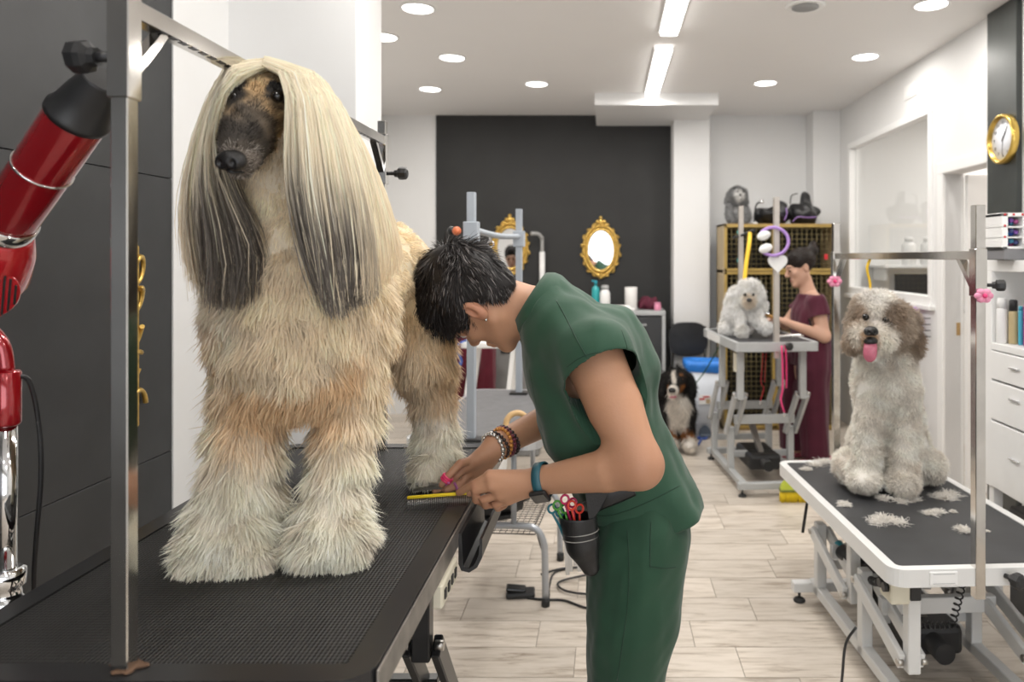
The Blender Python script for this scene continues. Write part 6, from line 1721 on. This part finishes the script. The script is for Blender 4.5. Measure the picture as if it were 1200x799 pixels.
bow('pink bow on the near post of the white-rimmed table', at_T2(-.057, -.598, 1.355)); bow('pink bow on the far post beside the maroon groomer', at_T2(-.07, .55, 1.36), 1.2)
tag(MB().tube([Vector(v) for v in catmull(np.array([at_T2(-.055, .20, 1.46), at_T2(-.062, .21, 1.42), at_T2(-.050, .21, 1.36), at_T2(-.045, .21, 1.28)]), 16)], .013, 6, flat=(1, .3)).build('grooming_loop', m_yellownyl), 'yellow grooming loop hanging over the curly dog head', 'leash')
# power cord of the table
tag(MB().tube([Vector(v) for v in catmull(np.array([P(1003, 735, 2.35), P(992, 752, 2.36), P(988, 780, 2.36), P(987, 840, 2.34), (.80, 2.25, .006), (.95, 2.0, .006)]), 30)], .0045, 7).build('power_cord', m_blackp), 'black power cord dropping from the white-rimmed table to the floor', 'cord')

# ---- wall clock
ck = Vector((XR-.03, 3.845, 2.085)); CL = thing('wall_clock', 'round gold-rimmed wall clock on the black column', 'clock', ck)
MB().lathe([(.128, 0), (.130, .004), (.130, .030), (.122, .038), (.113, .034), (.110, .004)], ck, (-1, 0, 0), n=48).build('rim', mat('clock_gold', (.68, .47, .12), .28, .9, var=.08), CL)
fc_ = MB().lathe([(.001, .012), (.112, .012), (.112, .015), (.001, .015)], ck, (-1, 0, 0), n=48).build('face', mat('clock_face', (.80, .83, .90), .5, var=.01), CL)
Mc = Matrix.Translation(ck+Vector((-.0155, 0, 0))) @ Matrix(((0, 0, -1, 0), (-1, 0, 0, 0), (0, 1, 0, 0), (0, 0, 0, 1)))
for h in range(1, 13):
    a = math.pi/2-h*math.pi/6; text_mb(str(h), .026, Mc @ Matrix.Translation((.086*math.cos(a), .086*math.sin(a), 0)), m_blackp, fc_, 'numeral')
def hand(ang, L, w, name):
    a = math.pi/2-ang; d = Mc.to_3x3() @ Vector((math.cos(a), math.sin(a), 0)); c = ck+Vector((-.018, 0, 0))
    MB().bar(c-d*.012, c+d*L, w, .0015, up=(1, 0, 0)).build(name, m_blackp, CL)
hand(math.radians(38), .050, .007, 'hour_hand'); hand(math.radians(36), .078, .005, 'minute_hand'); hand(math.radians(182), .08, .002, 'second_hand')

# ---- white drawer unit on the right with bottles
SU = thing('drawer_unit', 'white open-niche drawer unit at the right edge', 'cabinet', (1.86, 2.75, 0))
fx, bxx, ny, fy = 1.64, 2.08, 2.30, 3.206; tk = .035
def pan(a, b, c, d, e, g, name='panel'): return MB().bx(a, b, c, d, e, g, .002).build(name, m_trim, SU)
pan(fx, bxx, fy-.07, fy, .49, 1.4078, 'side_panel'); pan(fx, bxx, ny, ny+tk, .49, 1.4078, 'side_panel'); pan(fx, bxx, ny, fy, 1.408, 1.4551, 'top_panel')
pan(fx, bxx-.016, ny+tk, fy-.07, 1.075, 1.105, 'shelf'); pan(fx+.02, bxx-.016, ny+tk, fy-.07, .49, .52, 'bottom_panel'); pan(bxx-.015, bxx-.001, ny+tk, fy-.07, .49, 1.407, 'back_panel')
for (za, zb, nm) in ((.952, 1.07, 'drawer'), (.782, .943, 'drawer'), (.495, .773, 'door')):
    for (ya, yb_) in ((2.76, fy-.072), (ny+.04, 2.75)):
        d_ = MB().bx(fx-.004, fx+.016, ya, yb_, za, zb, .003).build(nm, m_trim, SU)
        zc = zb-.05 if nm == 'drawer' else zb-.12
        MB().bx(fx-.014, fx-.004, (ya+yb_)/2-.035, (ya+yb_)/2+.035, zc-.004, zc+.004, .002).build('handle', m_silver, d_)
for y in (ny+.03, fy-.05):
    for x in (fx+.03, bxx-.04): MB().bx(x-.02, x+.02, y-.02, y+.02, 0, .49, .002).build('leg', m_trim, SU)
tag(MB().bx(fx+.06, bxx-.02, 2.5, fy-.10, 0, .42, .006).build('gap_box', m_dark), 'black box filling the dark gap under the white drawer unit', 'box')  # recessed black box added where the open gap under the unit reads dark
sz = 1.1055
def tall(label, x, y, h, r, m1, m2, ch=.18):
    t = thing('spray_can', label, 'bottle', (x, y, sz))
    MB().lathe([(r*.92, 0), (r, .004), (r, h*(1-ch)-.01), (r*.8, h*(1-ch))], (x, y, sz), n=20).build('can', m1, t)
    MB().lathe([(r*.86, h*(1-ch)-.002), (r*.86, h*.97), (r*.6, h)], (x, y, sz), n=20).build('cap', m2, t); return t
tall('white spray can in the drawer unit niche', 1.668, 3.105, .19, .022, m_whitep, m_whitep, .22)
tall('tan bottle with black cap in the drawer unit niche', 1.70, 3.075, .185, .019, mat('tan_bottle', (.50, .40, .22), .35, var=.05), m_blackp, .25)
tall('slim blue tube between tan and magenta bottles', 1.706, 3.03, .16, .010, mat('sky_tube', (.06, .40, .55), .35, var=.05), mat('sky_tube', (.06, .40, .55)), .1)
mg = tall('magenta spray can with silver cap in the drawer unit niche', 1.715, 2.985, .215, .021, mat('magenta_can', (.58, .01, .30), .25, .3, var=.05), m_silver, .2)
text_mb('fibre', .028, Matrix.Translation((1.715-.012, 2.985-.0195, sz+.075)) @ Euler((math.pi/2, 0, -.5)).to_matrix().to_4x4() @ Matrix.Rotation(math.pi/2, 4, 'Z'), mat('pale_gold_print', (.7, .5, .3), .4, var=.02), mg) if False else None
# organiser
OR = thing('drawer_organizer', 'small clear-drawer organiser with blue and violet bows on the drawer unit', 'organizer', (1.74, 3.0, 1.4555))
ox0, ox1, oy0, oy1, oz = 1.585, 1.86, 2.95, 3.10, 1.4555
MB().bx(ox0+.01, ox1, oy0, oy1, oz, oz+.045, .004).build('base', mat('organiser_grey', (.20, .20, .21), .5, var=.05), OR)
for (a, b, c, d) in ((ox0, ox0+.025, oz+.045, oz+.19), (ox1-.02, ox1, oz+.045, oz+.19), (ox0, ox1, oz+.175, oz+.19), (ox0, ox1, oz+.045, oz+.055), (ox0, ox1, oz+.088, oz+.094), (ox0, ox1, oz+.130, oz+.136), (ox0+.085, ox0+.092, oz+.045, oz+.19)):
    MB().bx(a, b, oy0, oy1-.01, c, d, .002).build('frame', m_whitep, OR)
MB().bx(ox0, ox1, oy1-.01, oy1, oz+.045, oz+.19).build('back', m_paper, OR)
for k in range(9):
    MB().sph((ox0+.012+(.035*k if k < 7 else 0), oy0-.001, oz+.183-(0 if k < 7 else .045*(k-6))), (.005, .002, .005), u=8, v=6).build('red_dot', m_rednyl, OR)
cl_ = [(.05, .12, .5), (.25, .10, .42), (.08, .30, .45), (.5, .12, .3), (.10, .12, .3)]
for i in range(3):
    for j in range(2):
        for k in range(5):
            MB().sph((ox0+.038+j*.075+k*.010, oy0+.04+.02*(k % 2), oz+.066+i*.042+.006*(k % 3)), (.011, .01, .010), u=8, v=6).build('bow', mat('bow_%d' % ((i*2+j+k) % 5), cl_[(i*2+j+k) % 5], .5, var=.1), OR)
ring(MB(), (1.705, 2.92, 1.535), (0, 1, 0), .045, .010).build('ring_handle', m_whitep, OR)
# ---- side room: white bottles on a sill rail, black screen, wire basket under the window
RL = thing('shelf_rail', 'thin towel rail seen through the interior window', 'rail', (3.2, 5.2, 1.5))
MB().tube([(4.27, 4.2, 1.44), (4.22, 4.2, 1.44), (4.22, 6.6, 1.44), (4.27, 6.6, 1.44)], .010, 8).build('rail', m_steel2, RL)
for y in (4.6, 5.6): MB().cyl((4.22, y, 1.44), (4.3, y, 1.44), .008).build('bracket', m_steel2, RL)
SHF = thing('wall_shelf', 'white shelf on the back wall of the side room', 'shelf', (2.85, 6.7, 1.38))
MB().bx(2.45, 3.5, 6.48, YB, 1.375, 1.40, .003).build('board', m_trim, SHF)
for x in (2.5, 3.4): MB().bx(x, x+.02, 6.6, YB, 1.26, 1.375).build('bracket', m_trim, SHF)
for (px, l) in ((1065, 'left white bottle seen through the interior window'), (1087, 'right white bottle seen through the interior window')):
    bottle(l, (px-VX)/FPX*6.57, 6.57, 1.4005, .25, .060, m_whitep, m_whitep, .5)
SCR = thing('counter', 'grey counter in the side room below the interior window', 'counter', (2.6, 6.05, 0))
MB().bx(2.30, 3.4, 5.8, 6.3, 0, 1.03).build('body', m_trim, SCR); MB().bx(2.28, 3.42, 5.78, 6.32, 1.03, 1.06, .003).build('worktop', m_grey, SCR)
SCR = thing('monitor', 'black monitor seen through the bottom of the interior window', 'monitor', (2.55, 6.0, 1.06))
MB().box((2.56, 5.98, 1.21), (.44, .03, .26), None, .006).build('screen_panel', m_blackp, SCR); MB().bx(2.48, 2.64, 5.92, 6.08, 1.0605, 1.08, .003).build('stand', m_blackp, SCR)
WBK = thing('wire_basket', 'black wire basket with violet things under the interior window', 'basket', (2.06, 4.9, 1.0))
mb = MB()
for z in (.95, .99, 1.03, 1.07): mb.tube([(2.112, 4.80, z), (2.00, 4.80, z), (2.00, 5.12, z), (2.112, 5.12, z)], .0035, 6)
for k in range(8): mb.tube([(2.00, 4.80+.32*k/7, 1.07), (2.00, 4.80+.32*k/7, .95), (2.112, 4.80+.32*k/7, .95)], .0025, 6)
mb.build('wires', m_darkmetal, WBK)
for k, (y, c) in enumerate(((5.05, m_purple), (4.98, m_rednyl), (4.90, m_purple))):
    tag(MB().sph((2.055, y, 1.055), (.025, .03, .085), u=12, v=8).build('bandage_roll', c), ['violet bundle at the far end of the wire basket', 'red bundle in the middle of the wire basket', 'violet bundle at the near end of the wire basket'][k], 'bundle', 'bundles in the wire basket')

# ---- around the folding table
PED = thing('foot_pedal', 'black foot pedal on the floor beside the folding table leg', 'pedal', P(610, 700, 3.17))
pc = Vector(((610-VX)/FPX*3.19, 3.19, 0))
MB().box(pc+Vector((0, 0, .012)), (.125, .075, .024), (0, 0, .1), .008, 2).build('pedal_base', m_blackp, PED); MB().box(pc+Vector((-.02, 0, .032)), (.085, .055, .016), (0, .12, .1), .006, 2).build('pedal_plate', mat('glossy_black', (.012, .012, .013), .15, var=.05), PED)
cab = [(630, 706), (660, 705), (690, 715), (720, 712)]
def floor_pts(l, z=.005): return [Vector(((px-VX)/(py-VY)*CH, FPX*CH/(py-VY), z)) for (px, py) in l]
tag(MB().tube([Vector(v) for v in catmull(np.array(floor_pts([(618, 702), (640, 704), (662, 705), (690, 714), (722, 712)])), 30)], .005, 7).build('cable', m_blackp), 'black cable running from the foot pedal across the floor', 'cable')
tag(MB().tube([Vector(v) for v in catmull(np.array([P(628, 620, 3.2), P(634, 640, 3.2)]+[P(640, 660, 3.2)]+floor_pts([(643, 700), (650, 672), (690, 664), (720, 662)])), 40)], .005, 7).build('cable', m_blackp), 'black cable hanging from the folding table basket', 'cable')
tag(MB().tube([Vector(v) for v in catmull(np.array(floor_pts([(634, 676), (660, 669), (700, 668), (715, 672), (680, 678), (654, 686), (665, 696), (700, 700), (735, 700)], .012)), 60)], .005, 7).build('cable', m_blackp), 'looped black cable lying behind the groomer legs', 'cable')
MCH = thing('dryer_unit', 'black blower unit lying in the wire basket of the folding table', 'blower', (-.52, 3.25, .30))
MB().cyl((-.60, 3.22, .365), (-.40, 3.34, .375), .055, n=24).build('motor_drum', m_blackp, MCH); MB().cyl((-.41, 3.335, .375), (-.36, 3.365, .378), .03, .02).build('outlet', m_blackp, MCH); MB().box((-.52, 3.27, .318), (.20, .12, .018), (0, 0, .5), .004).build('foot_plate', m_blackp, MCH)
TR = thing('tape_roll', 'wooden ring on the folding table beside the groomer arm', 'ring', P(606, 494, 3.0))
ring(MB(), P(606, 497, 2.98), (.3, -1, .25), .045, .012).build('ring', mat('pale_wood', (.62, .40, .18), .45, var=.15), TR)
MB().box(P(596, 503, 2.96), (.05, .05, .02), (0, 0, .4), .004).build('tag', m_paper, TR)
KH = thing('key_charm', 'orange tag hanging from the folding table cross arm', 'charm', P(578, 290, 3.1))
MB().tube([P(574, 274, 3.12), P(575, 284, 3.12)], .006, 6).build('clip', m_silver, KH); ring(MB(), P(575, 286, 3.12), (.3, 1, 0), .014, .003).build('split_ring', m_silver, KH); MB().sph(P(577, 298, 3.12), (.016, .008, .025), u=10, v=8).build('charm', m_yellownyl, KH)
tag(MB().tube([Vector(v) for v in catmull(np.array([(-.86, 4.76, .929), (-.92, 4.72, .930), P(534, 408, 4.68), P(540, 421, 4.68), P(539, 428, 4.68)]), 18)], .018, 6, flat=(1, .2)).build('strap', mat('blue_nylon', (.06, .13, .45), .6, var=.08)), 'blue strap hanging at the left end of the white work table', 'strap')
